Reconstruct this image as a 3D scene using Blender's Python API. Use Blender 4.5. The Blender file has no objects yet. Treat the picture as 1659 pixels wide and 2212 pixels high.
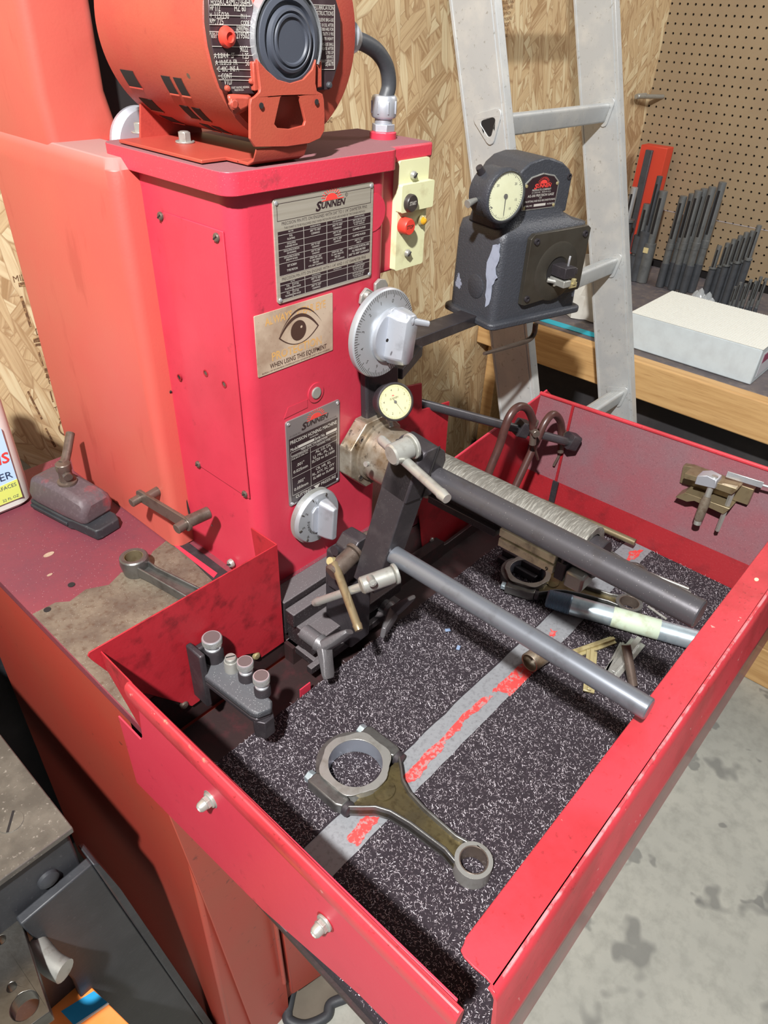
import bpy, bmesh, math, random
from mathutils import Vector, Matrix
from mathutils.geometry import tessellate_polygon
R_ = random.Random(7)
SC = bpy.context.scene
COL = SC.collection
# ---------------------------------------------------------------- camera
FPX = 1519.875
CAM = Vector((-0.38778, -0.52040, 1.48182))
ROT = ((0.670849, -0.740578, 0.038799), (-0.410762, -0.414628, -0.812008), (0.617443, 0.528798, -0.582355))
cd = bpy.data.cameras.new('camera'); cam = bpy.data.objects.new('camera', cd); COL.objects.link(cam)
cam.matrix_world = Matrix(((ROT[0][0], -ROT[1][0], -ROT[2][0], CAM.x), (ROT[0][1], -ROT[1][1], -ROT[2][1], CAM.y),
                           (ROT[0][2], -ROT[1][2], -ROT[2][2], CAM.z), (0, 0, 0, 1)))
cd.sensor_fit = 'VERTICAL'; cd.sensor_height = 24; cd.lens = FPX / 2212 * 24; cd.clip_start = .02
SC.camera = cam
# ---------------------------------------------------------------- light
SC.view_settings.view_transform = 'Standard'; SC.view_settings.look = 'None'
SC.view_settings.gamma = 1; SC.view_settings.use_curve_mapping = False
SC.view_settings.exposure = 0.0
wd = bpy.data.worlds.new('world'); SC.world = wd; wd.use_nodes = True
wd.node_tree.nodes['Background'].inputs[0].default_value = (.95, .97, 1, 1)
wd.node_tree.nodes['Background'].inputs[1].default_value = 0.2
def area(name, loc, target, sx, sy, power, color=(1, 1, 1)):
    l = bpy.data.lights.new(name, 'AREA'); l.shape = 'RECTANGLE'; l.size = sx; l.size_y = sy; l.energy = power; l.color = color
    o = bpy.data.objects.new(name, l); COL.objects.link(o); o.location = loc
    o.rotation_euler = (Vector(target) - Vector(loc)).to_track_quat('-Z', 'Y').to_euler(); return o
area('shop_and_fill_light', (-.92, -.65, 2.41), (.1, -.1, .9), .06, .06, 86, (1, .99, .97))  # the overhead shop light
area('shop_and_fill_light', (1.75, -.75, 2.35), (1.7, .35, 1.0), .4, .4, 13, (1, .98, .95))  # added fill lamp, placed to brighten the bench and pegboard
# ---------------------------------------------------------------- helpers
def P(u, v, x=None, y=None, z=None):
    """point of the place seen at photo pixel (u, v) that lies on the given world plane"""
    a = ((u - 829.5) / FPX, (v - 1106) / FPX, 1.)
    d = Vector([sum(ROT[k][i] * a[k] for k in range(3)) for i in range(3)])
    i, w = (0, x) if x is not None else (1, y) if y is not None else (2, z)
    return CAM + d * ((w - CAM[i]) / d[i])
def fr(o, xd, yd):
    x = Vector(xd).normalized(); y = Vector(yd); y = (y - x * y.dot(x)).normalized(); z = x.cross(y)
    return Matrix(((x.x, y.x, z.x, o[0]), (x.y, y.y, z.y, o[1]), (x.z, y.z, z.z, o[2]), (0, 0, 0, 1)))
def axf(p0, p1, up=(0, 0, 1)):
    """frame with z along p0->p1"""
    z = (Vector(p1) - Vector(p0)).normalized(); u = Vector(up)
    if abs(z.dot(u)) > .95: u = Vector((0, 1, 0))
    x = u.cross(z).normalized(); y = z.cross(x)
    return Matrix(((x.x, y.x, z.x, p0[0]), (x.y, y.y, z.y, p0[1]), (x.z, y.z, z.z, p0[2]), (0, 0, 0, 1)))
FRONT = lambda x, y, z: fr((x, y, z), (1, 0, 0), (0, 0, 1))      # local z looks to the front (-Y)
LEFT = lambda x, y, z: fr((x, y, z), (0, -1, 0), (0, 0, 1))      # local z looks to the left (-X)
WM = {}
class MB:
    def __init__(s, M=None): s.v = []; s.f = []; s.M = M or Matrix()
    def add(s, vs, fs, M=None):
        T = s.M @ M if M else s.M; n = len(s.v)
        s.v += [T @ Vector(p) for p in vs]; s.f += [[n + i for i in f] for f in fs]; return s
    def box(s, a, b, M=None):
        x0, y0, z0 = a; x1, y1, z1 = b
        return s.add([(x0, y0, z0), (x1, y0, z0), (x1, y1, z0), (x0, y1, z0), (x0, y0, z1), (x1, y0, z1), (x1, y1, z1), (x0, y1, z1)],
                     [(0, 3, 2, 1), (4, 5, 6, 7), (0, 1, 5, 4), (1, 2, 6, 5), (2, 3, 7, 6), (3, 0, 4, 7)], M)
    def lathe(s, prof, M=None, n=28, caps=True, a0=0, a1=2 * math.pi):
        full = abs(a1 - a0 - 2 * math.pi) < 1e-6; m = n if full else n + 1
        vs = []; fs = []
        for r, h in prof:
            for i in range(m):
                a = a0 + (a1 - a0) * i / n; vs.append((r * math.cos(a), r * math.sin(a), h))
        for k in range(len(prof) - 1):
            for i in range(n if not full else m):
                j = (i + 1) % m if full else i + 1
                fs.append((k * m + i, k * m + j, (k + 1) * m + j, (k + 1) * m + i))
        if caps and full:
            if prof[0][0] > 1e-5: fs.append(tuple(range(m))[::-1])
            if prof[-1][0] > 1e-5: fs.append(tuple((len(prof) - 1) * m + i for i in range(m)))
        return s.add(vs, fs, M)
    def cyl(s, p0, p1, r0, r1=None, n=24, ch=0):
        r1 = r0 if r1 is None else r1; p0 = Vector(p0); p1 = Vector(p1); h = (p1 - p0).length
        pr = [(r0 - ch, 0), (r0, ch), (r1, h - ch), (r1 - ch, h)] if ch else [(r0, 0), (r1, h)]
        return s.lathe(pr, axf(p0, p1), n)
    def tube(s, pts, r, n=12, smooth=True, rs=None, caps=True):
        pts = [Vector(p) for p in pts]
        if smooth and len(pts) > 2:
            q = []; e = [pts[0] * 2 - pts[1]] + pts + [pts[-1] * 2 - pts[-2]]; rr = []
            for i in range(1, len(e) - 2):
                for t in [k / 8 for k in range(8)]:
                    a, b, c, d = e[i - 1:i + 3]
                    q.append(.5 * (2 * b + (c - a) * t + (2 * a - 5 * b + 4 * c - d) * t * t + (3 * b - a - 3 * c + d) * t ** 3))
                    if rs: rr.append(rs[i - 1] * (1 - t) + rs[i] * t)
            q.append(pts[-1]); 
            if rs: rr.append(rs[-1])
            pts = q; rs = rr or None
        vs = []; fs = []; X = None
        for i, p in enumerate(pts):
            d = (pts[min(i + 1, len(pts) - 1)] - pts[max(i - 1, 0)]).normalized()
            if X is None: X = d.orthogonal().normalized()
            X = (X - d * X.dot(d)).normalized(); Y = d.cross(X); q = rs[i] if rs else r
            vs += [p + (X * math.cos(a) + Y * math.sin(a)) * q for a in [2 * math.pi * k / n for k in range(n)]]
        for i in range(len(pts) - 1):
            for k in range(n): fs.append((i * n + k, i * n + (k + 1) % n, (i + 1) * n + (k + 1) % n, (i + 1) * n + k))
        if caps: fs += [tuple(range(n))[::-1], tuple((len(pts) - 1) * n + k for k in range(n))]
        return s.add(vs, fs)
    def poly(s, pts, z0, z1, M=None, holes=()):
        loops = [list(pts)] + [list(h) for h in holes]
        fl = [p for l in loops for p in l]; n = len(fl)
        tri = tessellate_polygon([[Vector((p[0], p[1], 0)) for p in l] for l in loops])
        vs = [(p[0], p[1], z0) for p in fl] + [(p[0], p[1], z1) for p in fl]; fs = []
        for t in tri:
            a, b, c = [Vector((fl[i][0], fl[i][1])) for i in t]
            if (b - a).cross(c - a) < 0: t = (t[0], t[2], t[1])
            fs.append(tuple(n + i for i in t)); fs.append((t[0], t[2], t[1]))
        k = 0
        for li, l in enumerate(loops):
            A = sum(l[i][0] * l[(i + 1) % len(l)][1] - l[(i + 1) % len(l)][0] * l[i][1] for i in range(len(l)))
            for i in range(len(l)):
                a, b = k + i, k + (i + 1) % len(l)
                if (A > 0) != (li > 0): fs.append((a, b, n + b, n + a))
                else: fs.append((b, a, n + a, n + b))
            k += len(l)
        return s.add(vs, fs, M)
    def loft(s, rings, caps=True, M=None):
        n = len(rings[0]); vs = [p for r in rings for p in r]; fs = []
        for i in range(len(rings) - 1):
            for k in range(n): fs.append((i * n + k, i * n + (k + 1) % n, (i + 1) * n + (k + 1) % n, (i + 1) * n + k))
        if caps: fs += [tuple(range(n))[::-1], tuple((len(rings) - 1) * n + k for k in range(n))]
        return s.add(vs, fs, M)
    def text(s, txt, x, y, h, w=None, al='l', M=None, shear=0, z=.0003, bold=0, rot=0, xs=None):
        vs, fs, x0, x1, hh = text_mesh(txt, bold); k = h / .72
        kx = (w / max(x1 - x0, 1e-6)) if w else k * (xs or 1)
        L = (x1 - x0) * kx; ox = {'l': 0, 'c': -L / 2, 'r': -L}[al]; c, sn = math.cos(rot), math.sin(rot)
        o = []
        for a, b in vs:
            px = (a - x0) * kx + ox + shear * b * k; py = b * k
            o.append((x + px * c - py * sn, y + px * sn + py * c, z))
        return s.add(o, fs, M)
    def build(s, name, mat, parent=None, bev=0, smooth=True, seg=2, ang=35, label=None, kind=None, sub=0):
        me = bpy.data.meshes.new(name); Wp = WM.get(parent.name if parent else None, Matrix())
        I = Wp.inverted(); me.from_pydata([I @ v for v in s.v], [], s.f); me.update()
        bm = bmesh.new(); bm.from_mesh(me)
        if not (len(s.f) > 20000): bmesh.ops.recalc_face_normals(bm, faces=bm.faces)
        bm.to_mesh(me); bm.free()
        me.materials.append(mat); o = bpy.data.objects.new(name, me); COL.objects.link(o)
        if smooth: me.shade_smooth(); me.set_sharp_from_angle(angle=math.radians(ang))
        if parent: o.parent = parent
        WM[o.name] = Wp
        if bev:
            b = o.modifiers.new('bevel', 'BEVEL'); b.width = bev; b.segments = seg; b.limit_method = 'ANGLE'; b.angle_limit = math.radians(40)
        if sub:
            b = o.modifiers.new('subsurf', 'SUBSURF'); b.levels = sub; b.render_levels = sub
        if label: o['label'] = label
        if kind: o['kind'] = kind
        return o
TC = {}
def text_mesh(txt, bold=0):
    k = (txt, bold)
    if k not in TC:
        c = bpy.data.curves.new('t', 'FONT'); c.body = txt; c.size = 1; c.offset = bold; c.resolution_u = 2
        o = bpy.data.objects.new('t', c); COL.objects.link(o)
        dg = bpy.context.evaluated_depsgraph_get(); me = bpy.data.meshes.new_from_object(o.evaluated_get(dg))
        vs = [(v.co.x, v.co.y) for v in me.vertices]; fs = [tuple(p.vertices) for p in me.polygons]
        bpy.data.objects.remove(o); bpy.data.meshes.remove(me); bpy.data.curves.remove(c)
        xs = [v[0] for v in vs] or [0, 1]; TC[k] = (vs, fs, min(xs), max(xs), 0)
    return TC[k]
def thing(name, label, cat, loc=(0, 0, 0), group=None, M=None):
    o = bpy.data.objects.new(name, None); COL.objects.link(o); o.empty_display_size = .02
    o.matrix_world = M if M else Matrix.Translation(Vector(loc)); WM[o.name] = o.matrix_world.copy()
    o['label'] = label; o['category'] = cat
    if group: o['group'] = group
    return o
def tag(o, label, cat, group=None):
    o['label'] = label; o['category'] = cat
    if group: o['group'] = group
    return o
def struct(name, mb, m, **k):
    o = mb.build(name, m, **k); o['kind'] = 'structure'; return o
def circ(cx, cy, r, n=24, a0=0, a1=2 * math.pi, ry=None):
    e = n if abs(a1 - a0 - 2 * math.pi) < 1e-6 else n - 1
    return [(cx + r * math.cos(a0 + (a1 - a0) * i / e), cy + (ry or r) * math.sin(a0 + (a1 - a0) * i / e)) for i in range(n)]
def rrect(x0, y0, x1, y1, r, n=5):
    o = []
    for cx, cy, a in ((x1 - r, y1 - r, 0), (x0 + r, y1 - r, 90), (x0 + r, y0 + r, 180), (x1 - r, y0 + r, 270)):
        o += [(cx + r * math.cos(math.radians(a + 90 * k / n)), cy + r * math.sin(math.radians(a + 90 * k / n))) for k in range(n + 1)]
    return o
# ---------------------------------------------------------------- materials
def srgb(r, g, b):
    f = lambda c: (c / 255 / 12.92) if c / 255 <= .04045 else ((c / 255 + .055) / 1.055) ** 2.4
    return (f(r), f(g), f(b), 1)
def mat(name, col, rough=.5, metal=0., layers=(), bump=None, coat=0, spec=.5, alpha=1, trans=0, emit=None):
    m = bpy.data.materials.new(name); m.use_nodes = True; nt = m.node_tree; N = nt.nodes; L = nt.links
    b = N['Principled BSDF']; b.inputs['Roughness'].default_value = rough; b.inputs['Metallic'].default_value = metal
    b.inputs['Coat Weight'].default_value = coat; b.inputs['Specular IOR Level'].default_value = spec
    b.inputs['Transmission Weight'].default_value = trans; b.inputs['Alpha'].default_value = alpha
    tc = N.new('ShaderNodeTexCoord'); cur = None
    def coords(stretch=None, rot=0):
        mp = N.new('ShaderNodeMapping'); L.new(tc.outputs['Object'], mp.inputs[0])
        if stretch: mp.inputs['Scale'].default_value = stretch
        mp.inputs['Rotation'].default_value = (rot, rot, 0); return mp.outputs[0]
    rgb = N.new('ShaderNodeRGB'); rgb.outputs[0].default_value = col if len(col) == 4 else (*col, 1); cur = rgb.outputs[0]
    rcur = None
    for ly in layers:
        kind = ly['k']; c2 = ly['c']; mx = N.new('ShaderNodeMix'); mx.data_type = 'RGBA'
        if kind == 'noise':
            t = N.new('ShaderNodeTexNoise'); t.inputs['Scale'].default_value = ly['s']; t.inputs['Detail'].default_value = ly.get('d', 6)
            t.inputs['Roughness'].default_value = ly.get('r', .6)
            L.new(coords(ly.get('st')), t.inputs['Vector']); src = t.outputs['Fac']
        elif kind == 'vor':
            t = N.new('ShaderNodeTexVoronoi'); t.inputs['Scale'].default_value = ly['s']; L.new(coords(ly.get('st')), t.inputs['Vector']); src = t.outputs['Distance']
        elif kind == 'top':
            g = N.new('ShaderNodeNewGeometry'); sp = N.new('ShaderNodeSeparateXYZ'); L.new(g.outputs['Normal'], sp.inputs[0]); src = sp.outputs[2]
        mr = N.new('ShaderNodeMapRange'); mr.inputs['From Min'].default_value = ly['lo']; mr.inputs['From Max'].default_value = ly['hi']
        mr.inputs['To Max'].default_value = ly.get('a', 1); mr.clamp = True
        L.new(src, mr.inputs['Value']); fac = mr.outputs[0]
        if ly.get('mod'):
            t2 = N.new('ShaderNodeTexNoise'); t2.inputs['Scale'].default_value = ly['mod'][0]; t2.inputs['Detail'].default_value = 5
            L.new(coords(), t2.inputs['Vector']); m2 = N.new('ShaderNodeMapRange'); m2.inputs['From Min'].default_value = ly['mod'][1]; m2.inputs['From Max'].default_value = ly['mod'][2]
            L.new(t2.outputs['Fac'], m2.inputs['Value']); mm = N.new('ShaderNodeMath'); mm.operation = 'MULTIPLY'; L.new(fac, mm.inputs[0]); L.new(m2.outputs[0], mm.inputs[1]); fac = mm.outputs[0]
        L.new(fac, mx.inputs['Factor']); L.new(cur, mx.inputs['A']); mx.inputs['B'].default_value = c2 if len(c2) == 4 else (*c2, 1)
        cur = mx.outputs['Result']
        if 'rough' in ly:
            rm = N.new('ShaderNodeMix'); L.new(fac, rm.inputs['Factor'])
            if rcur: L.new(rcur, rm.inputs['A'])
            else: rm.inputs['A'].default_value = rough
            rm.inputs['B'].default_value = ly['rough']; rcur = rm.outputs['Result']
    L.new(cur, b.inputs['Base Color'])
    if rcur: L.new(rcur, b.inputs['Roughness'])
    if bump:
        t = N.new('ShaderNodeTexNoise'); t.inputs['Scale'].default_value = bump[0]; t.inputs['Detail'].default_value = 4
        L.new(coords(bump[2] if len(bump) > 2 else None), t.inputs['Vector']); bp = N.new('ShaderNodeBump'); bp.inputs['Strength'].default_value = bump[1]
        bp.inputs['Distance'].default_value = .001; L.new(t.outputs['Fac'], bp.inputs['Height']); L.new(bp.outputs[0], b.inputs['Normal'])
    return m
n_ = lambda s, lo, hi, c, a=1, **k: dict(k='noise', s=s, lo=lo, hi=hi, c=c, a=a, **k)
v_ = lambda s, hi, c, a=1, **k: dict(k='vor', s=s, lo=hi, hi=hi * .6, c=c, a=a, **k)
top_ = lambda c, a=.8, **k: dict(k='top', lo=.35, hi=.85, c=c, a=a, **k)
DUST = srgb(132, 100, 104)
GRIME = srgb(60, 22, 24)
M_red = mat('crimson_paint', srgb(188, 50, 70), .42, layers=[n_(5, .45, .75, srgb(194, 66, 80), .6), n_(3, .52, .7, srgb(160, 38, 52), .7), n_(60, .62, .76, GRIME, .6, mod=(7, .42, .62)), v_(420, .10, srgb(90, 20, 28), .5)], bump=(300, .12))
M_redg = mat('grimy_crimson_paint', srgb(156, 30, 40), .42, layers=[n_(9, .42, .7, srgb(174, 44, 54), .6), n_(45, .52, .72, srgb(84, 16, 20), .8, mod=(6, .34, .58)), v_(380, .12, srgb(70, 12, 18), .6), n_(170, .7, .75, srgb(235, 120, 120), .5)], bump=(260, .15))
M_lid = mat('dusty_lid_paint', srgb(196, 54, 72), .4, layers=[n_(40, .6, .7, srgb(120, 50, 55), .6, mod=(9, .5, .6)), dict(k='top', lo=.55, hi=.92, c=srgb(118, 84, 88), a=.92, rough=.85), v_(500, .12, srgb(190, 170, 170), .5)], bump=(400, .15))
M_hous = mat('faded_red_paint', srgb(186, 80, 72), .45, layers=[n_(4, .4, .7, srgb(180, 92, 76), .8), n_(30, .62, .7, srgb(150, 50, 45), .3, st=(1, 1, .2)), top_(srgb(150, 122, 118), .85, rough=.8), v_(300, .05, srgb(120, 30, 30), .6)], bump=(350, .1))
M_cab = mat('orange_red_cabinet_paint', srgb(172, 64, 50), .45, layers=[n_(5, .4, .7, srgb(160, 74, 56), .7), n_(70, .64, .72, srgb(96, 46, 38), .7), v_(300, .05, srgb(90, 40, 30), .6)], bump=(350, .1))
M_motor = mat('motor_red_paint', srgb(160, 58, 50), .42, layers=[n_(6, .4, .65, srgb(160, 78, 58), .7), n_(90, .6, .8, srgb(120, 40, 38), .4), v_(600, .1, srgb(110, 45, 45), .4)], bump=(500, .15))
M_table = mat('table_top_worn_paint', srgb(122, 50, 60), .6, layers=[n_(3, .4, .62, srgb(96, 48, 60), .9), n_(120, .5, .8, srgb(95, 50, 60), .6), v_(260, .10, srgb(205, 180, 180), .6)], bump=(300, .2))
M_bare = mat('bare_rusty_steel', srgb(98, 86, 76), .6, .35, layers=[n_(28, .35, .7, srgb(134, 124, 108), .9), n_(140, .5, .75, srgb(84, 60, 46), .8), v_(330, .1, srgb(215, 210, 205), .8)], bump=(250, .3))
M_fl = mat('rim_paint', srgb(182, 52, 62), .34, layers=[n_(7, .46, .64, srgb(140, 36, 40), .8), n_(200, .62, .7, srgb(95, 25, 25), .5), n_(60, .68, .72, srgb(195, 160, 150), .8)], bump=(200, .15), coat=.2)
M_far = mat('dust_coated_red', srgb(124, 66, 74), .75, layers=[n_(12, .35, .65, srgb(112, 80, 86), .9), n_(300, .55, .75, srgb(98, 58, 66), .8), v_(520, .12, srgb(200, 172, 176), .7)], bump=(400, .3))
M_wip = mat('wiped_red_paint', srgb(138, 24, 32), .5, layers=[n_(30, .5, .7, srgb(104, 20, 26), .7), v_(400, .10, srgb(205, 120, 120), .6)], bump=(300, .2))
M_steel = mat('dull_steel', srgb(168, 168, 162), .36, .55, layers=[n_(60, .55, .75, srgb(112, 102, 90), .7), v_(300, .08, srgb(60, 50, 44), .7)], bump=(200, .1))
M_steelw = mat('worn_spindle_steel', srgb(172, 164, 150), .38, .6, layers=[n_(22, .45, .65, srgb(112, 88, 58), .85), n_(120, .58, .7, srgb(52, 40, 32), .85)], bump=(180, .15))
M_bright = mat('bright_steel', srgb(205, 208, 212), .28, .7, layers=[n_(200, .55, .7, srgb(150, 150, 155), .5, st=(1, 1, 8))])
M_alu = mat('cast_aluminium', srgb(196, 200, 208), .42, .7, layers=[n_(50, .55, .75, srgb(150, 152, 158), .6), v_(260, .06, srgb(70, 66, 60), .8)], bump=(200, .08))
M_dial = mat('satin_dial', srgb(178, 182, 186), .42, .5, layers=[n_(9, .4, .7, srgb(170, 172, 176), .7)])
M_black = mat('blackened_steel', srgb(62, 58, 62), .45, .5, layers=[n_(40, .5, .7, srgb(84, 80, 82), .6), v_(420, .09, srgb(180, 176, 176), .7)], bump=(300, .15))
M_blkdust = mat('dusty_black_cast', srgb(64, 66, 70), .5, .1, layers=[dict(k='top', lo=.6, hi=.95, c=srgb(92, 92, 96), a=.6, rough=.7), v_(460, .16, srgb(190, 190, 190), .8)], bump=(300, .3))
M_way = mat('dusty_black_way', srgb(48, 42, 44), .45, .3, layers=[dict(k='top', lo=.5, hi=.9, c=srgb(104, 98, 100), a=.85, rough=.8), v_(420, .14, srgb(190, 186, 186), .8)], bump=(300, .3))
M_rodb = mat('dark_oiled_rod', srgb(78, 76, 80), .34, .5, layers=[n_(30, .55, .7, srgb(66, 60, 58), .6), v_(360, .09, srgb(200, 195, 190), .7)], bump=(200, .05))
M_rodg = mat('grey_rod', srgb(122, 126, 134), .32, .6, layers=[n_(30, .55, .7, srgb(92, 92, 96), .6), v_(300, .08, srgb(70, 66, 66), .6)])
M_wrinkle = mat('wrinkle_black_paint', srgb(60, 62, 68), .42, .1, layers=[n_(9, .66, .67, srgb(140, 148, 166), 1), n_(300, .6, .7, srgb(90, 92, 98), .5), v_(500, .08, srgb(140, 142, 150), .6)], bump=(420, .8))
M_wrink0 = mat('wrinkle_black_clean', srgb(58, 60, 66), .42, .1, layers=[n_(300, .6, .7, srgb(88, 90, 96), .5)], bump=(420, .8))
M_grey = mat('flaked_grey_primer', srgb(150, 158, 176), .5, layers=[n_(80, .5, .7, srgb(125, 132, 150), .7)])
M_plateb = mat('dark_gauge_plate', srgb(92, 88, 80), .4, .7, layers=[n_(12, .4, .7, srgb(70, 62, 52), .8), v_(300, .09, srgb(50, 42, 36), .7)], bump=(300, .1))
M_rub = mat('dark_rubber', srgb(58, 60, 64), .5, bump=(300, .2))
M_cap = mat('grey_cap_plastic', srgb(62, 66, 76), .5, layers=[v_(500, .1, srgb(110, 112, 120), .5)])
M_npl = mat('nameplate_dark', srgb(74, 58, 62), .38, .5, layers=[n_(60, .5, .7, srgb(96, 80, 84), .6)])
M_silver = mat('silver_print', srgb(205, 200, 192), .4, .3)
M_brush = mat('brushed_plate', srgb(196, 190, 176), .36, .55, layers=[n_(30, .4, .7, srgb(176, 168, 152), .7, st=(.3, 1, 14))])
M_ink = mat('plate_black_ink', srgb(44, 30, 34), .35)
M_inkred = mat('plate_red_ink', srgb(214, 64, 58), .4)
M_ivory = mat('ivory_switch_plate', srgb(208, 208, 166), .4, layers=[n_(40, .55, .75, srgb(150, 130, 95), .5), v_(260, .07, srgb(70, 55, 35), .8)])
M_btnb = mat('black_button', srgb(52, 46, 44), .4, layers=[n_(60, .5, .7, srgb(74, 66, 62), .6)])
M_btnr = mat('red_button', srgb(205, 60, 46), .45)
M_amber = mat('amber_lens', srgb(190, 140, 30), .15, coat=.6)
M_face = mat('aged_dial_face', srgb(198, 190, 124), .6, layers=[n_(14, .4, .7, srgb(206, 200, 146), .8), v_(300, .08, srgb(120, 110, 80), .7)])
M_face2 = mat('pale_dial_face', srgb(204, 206, 170), .55, layers=[n_(20, .5, .7, srgb(190, 190, 150), .7)])
M_glass = mat('gauge_glass', (1, 1, 1), .04, alpha=.08, spec=.8)
M_dkink = mat('dial_ink', srgb(48, 44, 36), .5)
M_stick = mat('worn_safety_sticker', srgb(178, 158, 138), .5, layers=[n_(14, .45, .66, srgb(128, 100, 80), .8), v_(260, .1, srgb(80, 50, 36), .8)])
M_stick_y = mat('faded_yellow_print', srgb(196, 150, 88), .5, layers=[n_(120, .5, .6, srgb(180, 150, 118), .9)])
M_stick_k = mat('sticker_black_print', srgb(66, 44, 36), .5)
M_osbink = mat('board_stamp_ink', srgb(104, 74, 50), .7, layers=[n_(150, .5, .62, srgb(176, 140, 98), .9)])
M_galv = mat('galvanised_conduit', srgb(190, 205, 212), .34, .7, layers=[n_(80, .45, .7, srgb(150, 172, 182), .8), v_(160, .1, srgb(215, 225, 230), .4)], bump=(120, .1))
M_label = mat('old_tape_label', srgb(176, 190, 170), .6, layers=[n_(60, .5, .7, srgb(140, 140, 110), .7)])
M_brass = mat('brass', srgb(186, 174, 130), .36, .5, layers=[n_(60, .5, .7, srgb(120, 98, 60), .7)])
M_bronze = mat('bronze_rod', srgb(132, 118, 92), .36, .5, layers=[n_(60, .5, .7, srgb(98, 78, 54), .7)])
M_brown = mat('oily_brown_steel', srgb(104, 92, 84), .35, .5, layers=[v_(300, .1, srgb(190, 180, 165), .8), n_(50, .5, .7, srgb(70, 55, 46), .7)])
M_hose = mat('brown_rubber_hose', srgb(72, 46, 42), .35, layers=[n_(60, .5, .7, srgb(52, 34, 32), .7)])
M_stone = mat('cream_stone_holder', srgb(236, 234, 200), .5, layers=[n_(30, .5, .64, srgb(120, 112, 92), .8)])
M_forge = mat('forged_bronze_steel', srgb(118, 106, 72), .36, .75, layers=[n_(20, .4, .7, srgb(92, 84, 66), .9), n_(150, .5, .7, srgb(70, 58, 40), .7)], bump=(200, .25))
M_forgeg = mat('forged_grey_steel', srgb(112, 112, 110), .4, .75, layers=[n_(60, .5, .7, srgb(84, 82, 80), .8)], bump=(200, .3))
M_mach = mat('machined_face', srgb(160, 160, 156), .32, .6, layers=[n_(80, .5, .7, srgb(126, 122, 112), .6)], bump=(300, .05))
M_bore = mat('honed_bore', srgb(176, 184, 196), .34, .7)
M_carpet = mat('dark_purple_carpet', srgb(32, 24, 31), .95, layers=[n_(260, .5, .75, srgb(58, 48, 56), .85), n_(9, .4, .65, srgb(34, 26, 33), .7), v_(520, .14, srgb(120, 110, 118), .5)], bump=(500, 1.0))
M_fib = mat('steel_swarf', srgb(176, 168, 174), .45, .3)
M_strip = mat('grey_tray_strip', srgb(132, 134, 138), .6, .2, layers=[n_(200, .5, .7, srgb(104, 104, 108), .7)], bump=(300, .3))
M_stripr = mat('red_strip_patch', srgb(200, 62, 60), .6, layers=[n_(220, .5, .6, srgb(140, 130, 130), .8)])
M_trayf = mat('oily_floor_and_shade', srgb(42, 28, 28), .5, layers=[n_(60, .5, .7, srgb(70, 30, 34), .6)], bump=(200, .2))  # tray floor colour, also used on sheets that stand in for shade
M_ladder = mat('ladder_aluminium', srgb(184, 187, 188), .45, .35, layers=[n_(20, .45, .7, srgb(204, 204, 200), .8), n_(140, .62, .7, srgb(150, 148, 142), .8), v_(60, .05, srgb(120, 116, 110), .7)], bump=(120, .08))
M_hole = mat('dark_void', srgb(26, 22, 22), .9)
M_conc = mat('concrete', srgb(158, 158, 150), .75, layers=[n_(3, .35, .65, srgb(174, 173, 163), .9), n_(30, .45, .7, srgb(142, 142, 134), .7), n_(5, .60, .64, srgb(112, 112, 108), .75, d=3), n_(9, .64, .67, srgb(98, 98, 96), .6, d=3), v_(160, .06, srgb(95, 92, 86), .6)], bump=(60, .3))
M_wood = mat('pine_lumber', srgb(206, 166, 112), .6, layers=[n_(14, .4, .65, srgb(184, 142, 90), .8, st=(6, .35, 6)), n_(40, .55, .7, srgb(160, 118, 72), .6, st=(6, .3, 6))])
M_bench = mat('grimy_bench_top', srgb(104, 96, 96), .7, layers=[n_(8, .4, .65, srgb(74, 72, 80), .9), n_(60, .5, .7, srgb(128, 116, 106), .7)])
M_dark = mat('dark_shelf_space', srgb(52, 50, 52), .85, layers=[n_(6, .5, .7, srgb(74, 70, 70), .8)])  # dark colour standing in for the shade below the bench
M_card = mat('white_cardboard', srgb(226, 228, 222), .7, layers=[n_(90, .5, .7, srgb(210, 208, 196), .7, st=(1, 14, 1))], bump=(90, .25, (1, 14, 1)))
M_card2 = mat('card_front', srgb(200, 210, 214), .7, layers=[n_(30, .4, .7, srgb(188, 196, 200), .8)])
M_tool = mat('oiled_tool_steel', srgb(112, 114, 114), .34, .35, layers=[n_(40, .5, .7, srgb(82, 84, 86), .7)])
M_tool2 = mat('blued_tool_steel', srgb(82, 85, 90), .36, .3, layers=[n_(40, .5, .7, srgb(62, 64, 68), .7)])
M_redbox = mat('red_plastic_case', srgb(206, 66, 44), .5)
M_blkiron = mat('black_machine_enamel', srgb(40, 42, 46), .5, layers=[n_(14, .4, .7, srgb(56, 58, 62), .8), n_(200, .6, .75, srgb(92, 92, 94), .5)], bump=(200, .2))
M_swplate = mat('scuffed_steel_deck', srgb(94, 92, 88), .42, .6, layers=[n_(30, .4, .7, srgb(124, 122, 116), .8), n_(200, .6, .7, srgb(170, 168, 164), .7)], bump=(200, .2))
M_orange = mat('orange_carton', srgb(232, 130, 52), .6, layers=[n_(20, .45, .7, srgb(222, 146, 84), .6)])
M_blue = mat('blue_print', srgb(20, 140, 190), .55)
M_cyan = mat('cyan_tape', srgb(40, 168, 190), .5)
M_white = mat('white_plastic', srgb(220, 220, 214), .4, layers=[n_(12, .4, .7, srgb(200, 200, 190), .6)])
M_rag = mat('white_rag', srgb(208, 206, 198), .8, layers=[n_(20, .4, .7, srgb(180, 174, 164), .7)], bump=(80, .3))
M_lblb = mat('label_blue', srgb(176, 206, 232), .5)
M_lbly = mat('label_yellow_green', srgb(206, 216, 110), .5)
M_yel = mat('yellow_cord', srgb(214, 206, 70), .5)
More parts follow.
